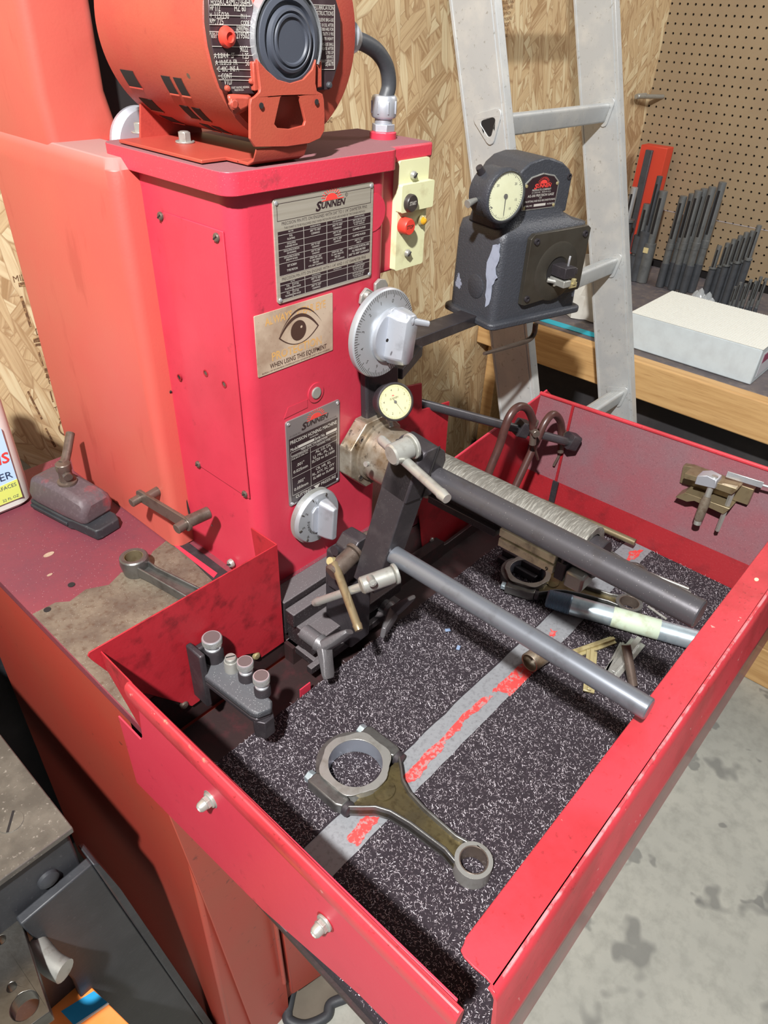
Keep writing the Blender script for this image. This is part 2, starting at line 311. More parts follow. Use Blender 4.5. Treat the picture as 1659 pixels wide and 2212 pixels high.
M_clear = mat('clear_plastic', srgb(210, 215, 218), .15, alpha=.35)
# oriented strand board: several layers of elongated flakes
def osb():
    m = bpy.data.materials.new('oriented_strand_board'); m.use_nodes = True; nt = m.node_tree; N = nt.nodes; L = nt.links
    b = N['Principled BSDF']; b.inputs['Roughness'].default_value = .65
    tc = N.new('ShaderNodeTexCoord'); lay = []
    def mth(op, a, c=None):
        q = N.new('ShaderNodeMath'); q.operation = op
        for i, w in enumerate((a, c)):
            if w is None: continue
            if isinstance(w, (int, float)): q.inputs[i].default_value = w
            else: L.new(w, q.inputs[i])
        return q.outputs[0]
    wn = N.new('ShaderNodeTexNoise'); wn.inputs['Scale'].default_value = 9; L.new(tc.outputs['Object'], wn.inputs['Vector'])
    for i, (ang, sc) in enumerate(((4, 8), (24, 7), (-20, 8), (46, 6.5), (-52, 7), (12, 9))):
        mp0 = N.new('ShaderNodeMapping'); mp0.inputs['Rotation'].default_value = (0, math.radians(ang), 0)
        mp0.inputs['Location'].default_value = (i * 3.7, 0, i * 1.9); L.new(tc.outputs['Object'], mp0.inputs[0])
        mp = N.new('ShaderNodeMapping'); mp.inputs['Scale'].default_value = (sc * 6.5, 1, sc * 1.15)
        ad = N.new('ShaderNodeVectorMath'); ad.operation = 'ADD'; sc2 = N.new('ShaderNodeVectorMath'); sc2.operation = 'SCALE'; sc2.inputs['Scale'].default_value = .012
        L.new(wn.outputs['Color'], sc2.inputs[0]); L.new(mp0.outputs[0], ad.inputs[0]); L.new(sc2.outputs[0], ad.inputs[1]); L.new(ad.outputs[0], mp.inputs[0])
        vo = N.new('ShaderNodeTexVoronoi'); vo.inputs['Scale'].default_value = 1; L.new(mp.outputs[0], vo.inputs['Vector'])
        ve = N.new('ShaderNodeTexVoronoi'); ve.feature = 'DISTANCE_TO_EDGE'; ve.inputs['Scale'].default_value = 1; L.new(mp.outputs[0], ve.inputs['Vector'])
        sp = N.new('ShaderNodeSeparateColor'); L.new(vo.outputs['Color'], sp.inputs[0])
        fn = N.new('ShaderNodeTexNoise'); fn.inputs['Scale'].default_value = 3; fn.inputs['Detail'].default_value = 3
        mg = N.new('ShaderNodeMapping'); mg.inputs['Scale'].default_value = (60, 1, 4); L.new(mp0.outputs[0], mg.inputs[0]); L.new(mg.outputs[0], fn.inputs['Vector'])
        grain = mth('MULTIPLY', mth('SUBTRACT', fn.outputs['Fac'], .5), 1.3)
        val = mth('ADD', sp.outputs[0], grain); lay.append((val, sp.outputs[1], ve.outputs['Distance']))
    curv, cure = lay[0][0], lay[0][2]
    for val, pick, edge in lay[1:]:
        g = mth('GREATER_THAN', pick, .62)
        a = N.new('ShaderNodeMix'); L.new(g, a.inputs['Factor']); L.new(curv, a.inputs['A']); L.new(val, a.inputs['B']); curv = a.outputs['Result']
        c = N.new('ShaderNodeMix'); L.new(g, c.inputs['Factor']); L.new(cure, c.inputs['A']); L.new(edge, c.inputs['B']); cure = c.outputs['Result']
    cr = N.new('ShaderNodeValToRGB'); e = cr.color_ramp.elements
    e[0].position = 0; e[0].color = srgb(164, 132, 94); e[1].position = 1; e[1].color = srgb(214, 196, 158)
    for pos, c in ((.2, (188, 160, 122)), (.45, (200, 174, 134)), (.62, (192, 164, 124)), (.8, (206, 184, 146))):
        k = cr.color_ramp.elements.new(pos); k.color = srgb(*c)
    L.new(curv, cr.inputs[0])
    mr = N.new('ShaderNodeMapRange'); mr.inputs['From Min'].default_value = .0; mr.inputs['From Max'].default_value = .07; L.new(cure, mr.inputs['Value'])
    mx = N.new('ShaderNodeMix'); mx.data_type = 'RGBA'; L.new(mr.outputs[0], mx.inputs['Factor']); mx.inputs['A'].default_value = srgb(166, 134, 98); L.new(cr.outputs[0], mx.inputs['B'])
    L.new(mx.outputs['Result'], b.inputs['Base Color'])
    bp = N.new('ShaderNodeBump'); bp.inputs['Strength'].default_value = .5; bp.inputs['Distance'].default_value = .001; L.new(curv, bp.inputs['Height']); L.new(bp.outputs[0], b.inputs['Normal'])
    return m
M_osb = osb()
M_peg = mat('pegboard_face', srgb(152, 132, 104), .6, layers=[n_(8, .4, .65, srgb(144, 124, 98), .8), n_(200, .5, .7, srgb(150, 124, 90), .6)])
# ================================================================ the setting
YB, XR = .60, 2.14
struct('floor', MB().box((-3, -3, -.05), (3, YB + .02, 0)), M_conc, smooth=False)
wb = struct('wall_back', MB().box((-3, YB, 0), (XR, YB + .012, 2.6)), M_osb, smooth=False)
# stamps printed on the boards
st = MB(FRONT(0, YB, 0))
def stamp(u, v, txt, h, rot=0, al='c'):
    p = P(u, v, y=YB); st.text(txt, p.x, p.z, h, al=al, rot=rot, z=.0006, xs=.9)
def bar(u0, v0, u1, v1, w):
    a, b = P(u0, v0, y=YB), P(u1, v1, y=YB); d = Vector((b.x - a.x, b.z - a.z)).normalized() * 1; n = Vector((-d.y, d.x)) * w / 2
    st.poly([(a.x + n.x, a.z + n.y), (a.x - n.x, a.z - n.y), (b.x - n.x, b.z - n.y), (b.x + n.x, b.z + n.y)], .0002, .0007)
for a in ((40, 615, 70, 612, .006), (72, 735, 128, 728, .007), (76, 745, 132, 738, .004), (96, 800, 150, 795, .007), (99, 812, 153, 805, .007), (127, 905, 160, 890, .003),
          (45, 640, 66, 705, .004), (83, 760, 92, 790, .003), (108, 845, 114, 868, .002), (60, 845, 90, 905, .003), (98, 925, 120, 965, .003)): bar(*a)
stamp(79, 724, 'DANE', .0115, al='l'); stamp(106, 829, 'RATED', .0115, al='l'); stamp(124, 860, 'SIZED FOR', .0085, al='l'); stamp(118, 889, 'THICKNESS', .0085, al='l'); stamp(148, 974, 'ONS', .011, al='l'); stamp(30, 610, 'MILL', .010, al='l')
p = P(148, 920, y=YB); st.poly(circ(p.x, p.z, .0185, 28), .0002, .0007, holes=[circ(p.x, p.z, .016, 28)]); stamp(148, 926, 'APA', .0085)
p = P(112, 778, y=YB); st.poly([(p.x - .010, p.z - .012), (p.x + .03, p.z - .012), (p.x + .010, p.z + .018)], .0002, .0007)
for i, (u, v, t) in enumerate(((737, 0, 'C'), (742, 30, 'HC'), (742, 120, '=='), (741, 140, '16'), (731, 168, 'IPI'), (716, 205, '= A'), (713, 222, '25 43'), (712, 237, '10 PE'), (708, 250, '=='), (706, 265, '16 OC'))): stamp(u, v, t, .009)
for i in range(7): stamp(1096 - i * .5, 8 + i * 12, ('STRUCTURAL', 'WALL PANEL', '24 INCH', 'EXPOSURE', 'SIZED', '7-16', 'MILL')[i], .0065, rot=.12)
for i in range(5): stamp(988, 688 + i * 14, ('====', '25 43', '====', 'PS2', '7.16')[i], .0085, rot=.03)
for i in range(8): stamp(1012 - i * .8, 796 + i * 11, ('=====', 'VITENDA', '======', 'REMO', '10 16', '=====', 'PS 2', 'PRP')[i], .0068, rot=.03)
st.build('board_stamp', M_osbink, wb, smooth=False)
# pegboard wall: every hole is cut through the sheet
pg = MB(); S = .0245; y0 = .5719; z0 = 1.525; t = .006
for i in range(-1, 40):
    for j in range(-4, 30):
        cy, cz = y0 - i * S, z0 - j * S
        if cz < .78: continue
        o = [(cy + a * S / 2, cz + b * S / 2) for a, b in ((-1, -1), (0, -1), (1, -1), (1, 0), (1, 1), (0, 1), (-1, 1), (-1, 0))]
        h = [(cy + .0035 * math.cos(math.radians(225 + 45 * k)), cz + .0035 * math.sin(math.radians(225 + 45 * k))) for k in range(8)]
        vs = [(XR, a, b) for a, b in o] + [(XR, a, b) for a, b in h] + [(XR + t, a, b) for a, b in h]
        pg.add(vs, [(k, (k + 1) % 8, 8 + (k + 1) % 8, 8 + k) for k in range(8)] + [(8 + k, 8 + (k + 1) % 8, 16 + (k + 1) % 8, 16 + k) for k in range(8)])
zt, zb = z0 + 4.5 * S, None
wr = struct('wall_right', MB().box((XR + .012, -3, 0), (XR + .03, YB + .012, 2.6)), M_hole, smooth=False)
pg.build('pegboard_sheet', M_peg, wr, smooth=False)
MB().box((XR, -3, zt), (XR + t, YB, 2.6)).box((XR, -3, 0), (XR + t, YB, .775)).build('pegboard_upper_sheet', M_peg, wr, smooth=False)
MB(fr((XR, 0, 0), (0, -1, 0), (0, 0, 1))).box((-.5, .96, .0005), (.6, .9618, .0012)).build('board_seam', mat('seam_line', srgb(176, 170, 176), .6), wr, smooth=False)
MB().cyl((1.99, .5, 1.167 + .115), (2.05, .5, 1.28), .007, .007, 12).cyl((2.05, .5, 1.28), (2.14, .5, 1.28), .0035)
q = P(1405, 211, x=2.06); b = MB(); b.cyl((2.00, q.y + .02, q.z + .004), (2.139, q.y - .005, q.z), .0065, n=14)
for k in range(9): b.lathe([(.0065, 0), (.0078, .001), (.0065, .002)], axf((2.005 + k * .007, q.y + .0193, q.z + .004), (2.139, q.y - .005, q.z)), 14)
tag(b.build('peg_bolt', M_steel), 'threaded steel bolt sticking out of the pegboard near its corner', 'bolt')
# ---------------------------------------------------------------- workbench with what stands on it
BZ = .778
wbn = thing('workbench', 'workbench with a pine front board and grimy top along the pegboard wall', 'workbench', (1.3, 0, 0))
MB().box((1.34, -1.4, BZ - .03), (XR - .002, YB - .002, BZ)).build('bench_top', M_bench, wbn, bev=.002)
MB().box((1.30, -1.4, .682), (1.339, YB - .004, BZ + .001)).build('front_board', M_wood, wbn, bev=.004)
MB().box((1.44, -1.4, .02), (1.46, YB - .004, .74)).build('bench_shade_panel', M_dark, wbn)  # dark panel added in place of the shaded space under the bench
MB().box((1.345, -1.4, .30), (1.44, YB - .004, .32)).build('lower_shelf', M_dark, wbn)
for y in (.54, -1.3): MB().box((1.345, y, 0), (1.435, y + .04, .745)).build('leg', M_wood, wbn, bev=.003)
a, b_ = P(1185, 690, z=BZ), P(1300, 725, z=BZ)
b = MB(); b.poly([(a.x, a.y), (a.x - .03, a.y + .012), (b_.x - .03, b_.y), (b_.x, b_.y)], BZ + .0006, BZ + .0018); tag(b.build('masking_tape', M_cyan, smooth=False), 'strip of cyan tape stuck on the bench top near its front edge', 'tape')
x1 = 1.371; a = P(1348, 672, x=x1); c = P(1617, 830, x=x1); e = P(1347, 745, x=x1); tp = P(1640, 750, x=x1)
zt_ = (a.z + P(1640, 752, x=x1).z) / 2; xb = P(1407, 618, z=zt_).x
bx = thing('cardboard_box', 'long white corrugated cardboard box lying on the workbench', 'box', (x1, c.y, BZ))
MB().box((x1, c.y - .004, BZ + .001), (xb, e.y, zt_)).build('carton', M_card2, bx, bev=.003)
MB().box((x1 - .001, c.y - .005, zt_), (xb + .001, e.y + .001, zt_ + .0016)).build('lid', M_card, bx)
rb = MB()
for k in range(54):
    y = c.y + (e.y - c.y) * (k + .5) / 54; rb.box((x1, y - .0011, zt_ + .0016), (xb, y + .0011, zt_ + .0024))
rb.build('corrugation', M_card, bx, smooth=False)
lb = MB(fr((x1, c.y - .0045, BZ), (1, 0, 0), (0, 0, 1)))
lb.box((.02, .015, 0), (.12, .075, .0006)); lb.build('shipping_label', mat('label_grey', srgb(206, 206, 212), .6), bx, smooth=False)
b = MB(fr((x1, c.y - .0052, BZ), (1, 0, 0), (0, 0, 1))); b.box((.03, .048, 0), (.11, .07, .0004)); b.build('label_print', mat('label_pink', srgb(150, 70, 100), .6), bx, smooth=False)
# plastic wrap behind the box
b = MB(); q = P(1515, 655, x=xb + .05)
for k in range(5):
    b.lathe([(.0, .0), (.022, .002), (.018, .016), (.006, .026), (0, .028)], Matrix.Translation((xb + .04 + k * .008, q.y + (k - 2) * .014, BZ)) @ Matrix.Rotation(k, 4, 'Z') @ Matrix.Diagonal((1, 1.3, 3.2 + .4 * (k % 2), 1)), 9)
tag(b.build('plastic_wrap', M_clear), 'crumpled clear plastic wrap behind the white box', 'wrap')
# tools standing in rows on the bench, nearest the pegboard
XD = 1.93
def stand_tool(u, v, r, sections, label, group, m, name='honing_mandrel_tool', xd=XD):
    q = P(u, v, x=xd); z = q.z; H = z - BZ
    t_ = thing(name, label, 'tool', (xd, q.y, BZ), group)
    b = MB(Matrix.Translation((xd, q.y, BZ))); b.lathe([(r - .001, 0), (r, .001), (r, H - .001), (r - .002, H)], n=14); b.build('shaft', m, t_)
    for (k0, k1, rr, mm) in sections:
        b = MB(Matrix.Translation((xd, q.y, BZ))); z0_, z1_ = H * k0, H * k1
        b.lathe([(r * .9, z0_), (rr, z0_ + .002), (rr, z1_ - .002), (r * .9, z1_)], n=16); b.build('collar', mm, t_)
    b = MB(Matrix.Translation((xd, q.y, BZ))); b.box((-r * 1.01, -r * .3, H * .55), (-r * .8, r * .3, H * .93)); b.build('groove', M_hole, t_, smooth=False)
    return t_
gB = 'tall fluted mandrels in the middle of the bench rack'
for k, (u, v) in enumerate(((1477, 423), (1497, 418), (1510, 411), (1523, 407), (1540, 403), (1562, 393))):
    stand_tool(u, v, .0115, [(.0, .28, .0130, M_tool2), (.42, .5, .0125, M_tool)], ('shortest', 'second shortest', 'third shortest', 'third tallest', 'second tallest', 'tallest')[k] + ' of the six tall steel mandrels standing in a slanting row by the pegboard', gB, M_tool, xd=XD + (.026 if k % 2 else 0))
gC = 'short stepped mandrels at the right of the bench rack'
for k, (u, v) in enumerate(((1555, 530), (1573, 524), (1587, 516), (1601, 508), (1614, 501), (1627, 498), (1641, 486))):
    stand_tool(u, v, .0072, [(0, .6, .0105, M_tool2), (.6, .64, .0115, M_tool)], ('first', 'second', 'third', 'fourth', 'fifth', 'sixth', 'seventh')[k] + ' from the left of the short stepped mandrels under the slanting row', gC, M_tool, xd=XD - .05 + (.022 if k % 2 else 0))
gD = 'small mandrels at the right end of the bench'
for k in range(7):
    stand_tool(1590 + k * 11, 618 - k * 3 - (k % 2) * 6, .0045, [(0, .4, .0056, M_tool2)], 'tiny thin mandrel in the front right cluster, number %s from the left' % ('one two three four five six seven'.split()[k]), gD, M_tool, xd=XD - .14)
stand_tool(1371, 404, .011, [(0, .62, .021, M_tool2), (.62, .66, .024, M_tool)], 'thick sleeve mandrel with bright shaft beside the right ladder rail', 'large sleeved mandrels left of the rack', M_bright)
stand_tool(1399, 440, .012, [(0, .34, .02, M_tool2), (.36, .6, .018, M_tool2)], 'sleeved mandrel wearing a small cream tag', 'large sleeved mandrels left of the rack', M_tool)
stand_tool(1426, 380, .009, [(0, .5, .02, M_tool2)], 'slim dark mandrel rising in front of the red case', 'large sleeved mandrels left of the rack', M_tool2)
stand_tool(1434, 412, .013, [(0, .45, .019, M_tool)], 'wide pale grey mandrel just right of the red case', 'large sleeved mandrels left of the rack', M_tool)
stand_tool(1345, 418, .012, [(0, .5, .02, M_tool2)], 'blue grey mandrel half hidden behind the right ladder rail', 'large sleeved mandrels left of the rack', M_tool2)
q = P(1392, 542, x=XD - .03); b = MB(); b.box((XD - .0215, q.y - .008, q.z - .008), (XD - .0195, q.y + .008, q.z + .008)); tag(b.build('paper_tag', mat('cream_tag', srgb(206, 190, 140), .7), smooth=False), 'small cream paper tag stuck on a sleeved mandrel', 'tag')
rc = thing('red_case', 'bright red plastic case standing upright against the pegboard', 'case', (2.06, P(1414, 320, x=2.06).y, BZ))
q0, q1 = P(1386, 312, x=2.06), P(1443, 316, x=2.06); b = MB(fr((2.06, q0.y, BZ), (0, -1, 0), (0, 0, 1))); w = q0.y - q1.y; H = q0.z - BZ
b.poly([(0, 0), (w, 0), (w, H), (0, H)], -.05, 0); b.build('shell', M_redbox, rc, bev=.002)
b = MB(fr((2.06, q0.y, BZ), (0, -1, 0), (0, 0, 1))); b.box((.26 * w, 0, .0005), (.52 * w, H * .97, .012)); b.build('spine', M_tool2, rc, bev=.001)
# white rag on the bench behind the ladder
b = MB(); q = P(1270, 590, z=BZ + .12); rr = random.Random(3); rings = []
for k in range(9):
    h = k / 8; a = []
    for i in range(26):
        t_ = 2 * math.pi * i / 26; r = (.056 * (1 - h ** 2 * .75) + .012 * math.sin(5 * t_ + 4 * h) + .006 * math.sin(11 * t_ + 9 * h)) * (1.05 if k else 1)
        a.append((q.x + r * .7 * math.cos(t_), q.y - .02 + r * 1.3 * math.sin(t_), BZ + .002 + .17 * h))
    rings.append(a)
b.loft(rings); tag(b.build('shop_rag', M_rag), 'crumpled white shop rag on the bench behind the ladder', 'rag')
b = MB(); q = P(1345, 600, x=1.5); b.tube([(1.5, q.y + .03, q.z + .05), (1.49, q.y, q.z + .03), (1.48, q.y - .022, q.z - .01), (1.49, q.y - .012, q.z - .05), (1.5, q.y + .012, q.z - .07), (1.5, q.y + .03, BZ + .004)], .0045, 8)
tag(b.build('yellow_cord', M_yel), 'loop of yellow cord beside the right ladder rail', 'cord')
b = MB(); q = P(1195, 835, x=1.38)
b.lathe([(.03, 0), (.037, .01), (.037, .14), (.02, .18), (.02, .2)], Matrix.Translation((1.40, q.y, .3205)), 18); tag(b.build('plastic_jug', mat('grey_jug', srgb(118, 112, 108), .6)), 'dim grey plastic jug on the shelf below the bench', 'jug')
# ---------------------------------------------------------------- ladder
la = thing('ladder', 'aluminium extension ladder leaning on the strand board wall', 'ladder', (.97, -.14, 0))
D = Vector((0, .31, 1)).normalized(); NV = Vector((0, -1, .31)).normalized()   # NV points out of the climbing face
def lad(x, s, n): return Vector((x, -.152, 0)) + D * s + NV * n
ym = 2.55
for x, sgn in ((.775, -1), (1.16, 1)):
    M = Matrix(((1, 0, 0, x), (0, NV.y, D.y, -.14), (0, NV.z, D.z, .01), (0, 0, 0, 1)))
    b = MB(M); pr = [(0, -.043), (.024 * sgn, -.043), (.024 * sgn, .043), (0, .043)] if sgn > 0 else [(0, -.043), (0, .043), (-.024, .043), (-.024, -.043)]
    b.poly(pr, 0, ym); b.build('rail', M_ladder, la, bev=.003)
    b = MB(M)
    for n0 in (-.043, .033, .0395): 
        xx = (-.0015, 0) if sgn > 0 else (-.0255, -.024)
        b.box((xx[0], n0, 0), (xx[1], n0 + .004, ym))
    b.build('rail_ridge', M_ladder, la)
for k in range(9):
    s_ = 0.755 - .305 * 2 + .305 * k + .018
    if s_ < .1: continue
    c = lad(0, s_, 0); fm = Matrix(((0, 0, 1, .775), (NV.y, D.y, 0, c.y), (NV.z, D.z, 0, c.z), (0, 0, 0, 1)))
    prof = []
    for cx, cy, a in ((.012, .011, 0), (-.013, .011, 120), (0, -.011, 240)):
        prof += [(cx + .006 * math.cos(math.radians(a - 30 + 120 * q / 4)), cy + .006 * math.sin(math.radians(a - 30 + 120 * q / 4))) for q in range(5)]
    b = MB(fm); b.poly(prof, 0, .385); rg = b.build('rung', M_ladder, la)
    b = MB(fm)
    for q in (-.006, 0, .006): b.box((q - .001, .0165, .01), (q + .001, .0182, .375))
    b.build('tread', M_ladder, rg)
    b = MB(fm)
    b.poly([(p[0] * 1.55, p[1] * 1.55) for p in prof], -.0275, -.0235, holes=[[(p[0] * .8, p[1] * .8) for p in prof]])
    b.build('rung_socket', M_ladder, rg, bev=.001)
    b = MB(fm); b.poly([(p[0] * 1.5, p[1] * 1.5) for p in prof], .381, .385); b.build('rung_socket', M_ladder, rg, bev=.001)
    b = MB(fm); b.poly([(p[0] * .8, p[1] * .8) for p in prof], -.0262, -.0242); b.build('rung_opening', M_hole, rg, smooth=False)
# ================================================================ the honing machine
mc = thing('honing_machine', 'red precision honing machine with motor on top and a deep chip tray in front', 'machine', (0, 0, 0))
TX, TZ = -.2157, .993
# ---- cabinet and table
b = MB(fr((-.2, 0, 0), (0, 1, 0), (0, 0, 1))); b.poly([(-.085, .02), (.44, .02), (.44, .884), (-.028, .884), (-.028, .795), (-.085, .795)], 0, .49); cab = b.build('cabinet', M_cab, mc, bev=.006)
b = MB(FRONT(0, -.09, 0)); pl = [(352, 1735), (452, 1980), (560, 2262), (626, 2262), (619, 2150), (592, 1950), (560, 1850)]
b.poly([(lambda q: (q.x, q.z))(P(u, v, y=-.09)) for u, v in pl], 0, .004); b.build('corner_panel', M_cab, cab, bev=.001)
b = MB(FRONT(0, -.09, 0)); pl = [(594, 1962), (622, 2136), (640, 2125), (705, 2082), (900, 1900), (700, 1800)]
b.poly([(lambda q: (q.x, q.z))(P(u, v, y=-.09)) for u, v in pl], .004, .012); b.build('door', M_cab, cab, bev=.002)
b = MB(); q0, q1 = P(590, 1962, y=-.104), P(614, 2122, y=-.104); b.tube([q0, q1], .0035, 8, False); b.build('door_bead', M_cab, cab)
b = MB(); b.poly([(-.208, -.072), (-.199, -.072), (-.199, -.031), (.29, -.031), (.29, .462), (-.208, .462)], .884, .8985); tbl = b.build('table_top', M_table, mc, bev=.002)
pp = [(76, 1322), (120, 1300), (150, 1298), (185, 1272), (235, 1262), (262, 1235), (300, 1240), (330, 1190), (368, 1160), (384, 1164), (470, 1232), (505, 1262), (600, 1290), (580, 1640), (316, 1578)]
b = MB(); b.poly([(P(u, v, z=.9).x if u > 80 else -.2075, P(u, v, z=.9).y) for u, v in pp[:-2]] + [(.06, -.0305), (-.2, -.0305), (-.2, -.071), (-.207, -.071)], .8984, .8992); b.build('bare_steel_patch', M_bare, tbl, smooth=False)
b = MB(); s4 = [P(u, v, z=.9) for u, v in ((362, 1158), (398, 1166), (520, 1258), (478, 1272))]; b.poly([(q.x, q.y) for q in s4], .899, .9012); b.build('slide_strip', M_black, tbl)
b = MB(); s4 = [P(u, v, z=.9) for u, v in ((366, 1172), (372, 1170), (470, 1240), (462, 1250))]; b.poly([(q.x, q.y) for q in s4], .9008, .9016); b.build('slide_stripe', M_red, tbl)
for u, v in ((102, 1316), (154, 1262)):
    q = P(u, v, z=.9); b = MB(); b.lathe([(.0042, 0), (.0042, .0006)], Matrix.Translation((q.x, q.y, .899)), 14); b.build('bolt_hole', M_hole, tbl)
for u, v, r in ((105, 1196, .007), (107, 1240, .0035)):
    q = P(u, v, z=.9); b = MB(); b.poly(circ(q.x, q.y, r, 14, ry=r * .55), .8985, .8991); b.build('paint_chip', M_stick, tbl)
# ---- column
b = MB(); b.poly(rrect(.003, 0.0015, .2075, .30, .018), .80, 1.3555); colm = b.build('column', M_red, mc, bev=.001)
b = MB(); b.poly(rrect(-.006, -.006, .2135, .19, .014), 1.3475, 1.3665); lid = b.build('lid', M_lid, mc, bev=.006, seg=3)
ap = [(lambda q: (-q.y, q.z))(P(u, v, x=0)) for u, v in ((342, 456), (478, 501), (536, 1079), (429, 1008))]
b = MB(LEFT(0.003, 0, 0)); b.poly(ap[::-1], 0, .0016); pn = b.build('access_panel', M_red, colm, bev=.0005)
def screw(u, v, r, parent, x=None, y=None, m=M_steel, h=.002, name='screw', slot=True, ang=.6):
    q = P(u, v, x=x, y=y); M = LEFT(*q) if x is not None else FRONT(*q)
    b = MB(M); b.lathe([(r, -.001), (r, h * .5), (r * .75, h), (0, h * 1.15)], n=16); o = b.build(name, m, parent)
    if slot and r > .0028:
        b = MB(M @ Matrix.Rotation(ang, 4, 'Z')); b.box((-r * .75, -r * .13, h * .9), (r * .75, r * .13, h * 1.3)); b.build('screw_slot', M_hole, parent if parent.parent is mc or parent is mc else parent, smooth=False)
    return o
for u, v in ((347, 467), (468, 513), (428, 1003), (529, 1067)): screw(u, v, .0042, colm, x=.001, m=M_brown)
for u, v in ((445, 806), (485, 830), (388, 815)):
    q = P(u, v, x=.0015); b = MB(LEFT(*q)); b.poly(circ(0, 0, .0038, 18), -.0002, .0008, holes=[circ(0, 0, .0026, 18)]); b.build('hole_rim', M_wip, colm)
    b = MB(LEFT(*q)); b.lathe([(.0027, 0), (.0027, .0003)], n=14); b.build('screw_hole', M_brown if u > 400 else M_hole, colm)
for u, v, r in ((458, 1135, .0012), (448, 880, .001), (289, 375, .004)):
    q = P(u, v, x=.0028); b = MB(LEFT(*q)); b.poly(circ(0, 0, r, 8, ry=r * (2 if r > .003 else 1)), 0, .0004); b.build('paint_chip', M_grey, colm)
screw(500, 1216, .0055, colm, x=-.001, m=M_steel, h=.004)
b = MB(); b.tube([P(369, 845, x=0.001), P(367, 856, x=.001), P(372, 900, x=0.001), P(388, 1010, x=0.001), P(409, 1110, x=.001)], .0012, 6); b.build('edge_gap', M_hole, colm)
# ---- belt housing
def sect(x0, x1, y0, y1, z, r): return [(px, py, z) for px, py in rrect(x0, y0, x1, y1, r)]
b = MB()
b.loft([sect(-.024, .02, .142, .415, .9, .012), sect(-.026, .03, .142, .415, 1.33, .014), sect(-.025, .035, .145, .415, 1.348, .014), sect(-.018, .035, .155, .41, 1.357, .012)])
hs = b.build('belt_housing', M_hous, mc, bev=.002)
b = MB(); b.loft([sect(-.02, .062, .262, .41, 1.352, .01), sect(-.024, .052, .262, .415, 1.40, .012), sect(-.024, .045, .25, .415, 1.70, .012)]); b.build('upper_cover', M_hous, hs, bev=.002)
# ---- motor, its parts one level down
AX, AZ, RM = .083, 1.461, .0825
mo = MB(Matrix(((1, 0, 0, AX), (0, 0, 1, 0), (0, 1, 0, AZ), (0, 0, 0, 1))))     # local z runs to the back (+Y)
vents = []
mo.lathe([(RM - .004, .012), (RM, .016), (RM, .172), (RM - .006, .180), (.03, .186), (.0, .186)], n=96, caps=False)
mot = mo.build('motor', M_motor, mc)
b = MB(FRONT(AX, .014, AZ)); b.lathe([(RM - .003, 0), (RM - .003, .002), (.05, .010), (0, .010)], n=64); b.build('end_bell', M_motor, mot)
def on_shell(y, deg, dy, dd, name='vent_slot'):
    r = RM + .0003; b = MB(); vs = []; n = 7
    for i in range(n):
        for j, yy in enumerate((y, y + dy)):
            a = math.radians(deg + dd * i / (n - 1)); vs.append((AX - r * math.cos(a), yy + (.004 if i < 3 else -.0) * (0), AZ - r * math.sin(a)))
    for i in range(n):
        for j, yy in enumerate((y, y + dy)):
            a = math.radians(deg + dd * i / (n - 1)); vs.append((AX - (r - .0012) * math.cos(a), yy, AZ - (r - .0012) * math.sin(a)))
    fs = [(2 * i, 2 * i + 1, 2 * i + 3, 2 * i + 2) for i in range(n - 1)] + [(2 * n + 2 * i, 2 * n + 2 * i + 2, 2 * n + 2 * i + 3, 2 * n + 2 * i + 1) for i in range(n - 1)]
    fs += [(0, 2 * n, 2 * n + 1, 1), (2 * n - 2, 2 * n - 1, 4 * n - 1, 4 * n - 2)]
    b.add(vs, fs); b.build(name, M_hole, mot, smooth=False)
    b = MB(); b.tube([(AX - (r + .0002) * math.cos(math.radians(deg + dd)), yy, AZ - (r + .0002) * math.sin(math.radians(deg + dd))) for yy in (y, y + dy)], .0007, 6, False); b.build('slot_lip', M_motor, mot)
for y, dy in ((.062, .012), (.079, .013), (.135, .021)):
    for d_ in (24, 43, 60): on_shell(y, d_, dy, 11)
b = MB(); a_ = math.radians(22); b.lathe([(.0022, 0), (.0015, .001)], fr((AX - RM * math.cos(a_), .05, AZ - RM * math.sin(a_)), (0, 1, 0), (-math.sin(a_), 0, math.cos(a_))), 10); b.build('shell_rivet', M_brown, mot)
# rings of the end bearing, rubber mount and cap
CX, CZ = P(626, 88, y=-.006).x, P(626, 88, y=-.006).z
b = MB(FRONT(CX, -.0, CZ)); b.lathe([(.0315, -.012), (.0325, .002), (.031, .006), (.027, .007)], n=48, caps=False); b.lathe([(.027, .007), (.0255, .0045), (.0235, .0045), (.022, .0085), (.020, .0092), (.0186, .0075), (.0175, .0095), (.016, .0095), (.015, .008), (0, .008)], n=48, caps=False); b.build('bearing_cap', M_cap, mot)
b = MB(FRONT(CX, -.004, CZ)); b.poly(circ(0, 0, .0335, 40), -.003, .001, holes=[circ(0, 0, .0305, 40)]); b.build('rubber_mount_ring', M_rub, mot)
# strap over the rubber mount
b = MB(FRONT(CX, 0, CZ)); o_ = circ(0, 0, .0362, 30, math.radians(-28), math.radians(208)); i_ = circ(0, 0, .0350, 30, math.radians(-28), math.radians(208))
b.poly(o_ + i_[::-1], -.008, .006); b.build('mount_strap', M_bright, mot)
for s_ in (-1, 1):
    b = MB(FRONT(CX + s_ * .0345, 0, CZ - .022)); b.box((-.003, -.012, -.006), (.003, .008, .004)); b.build('strap_clip', M_motor, mot, bev=.001)
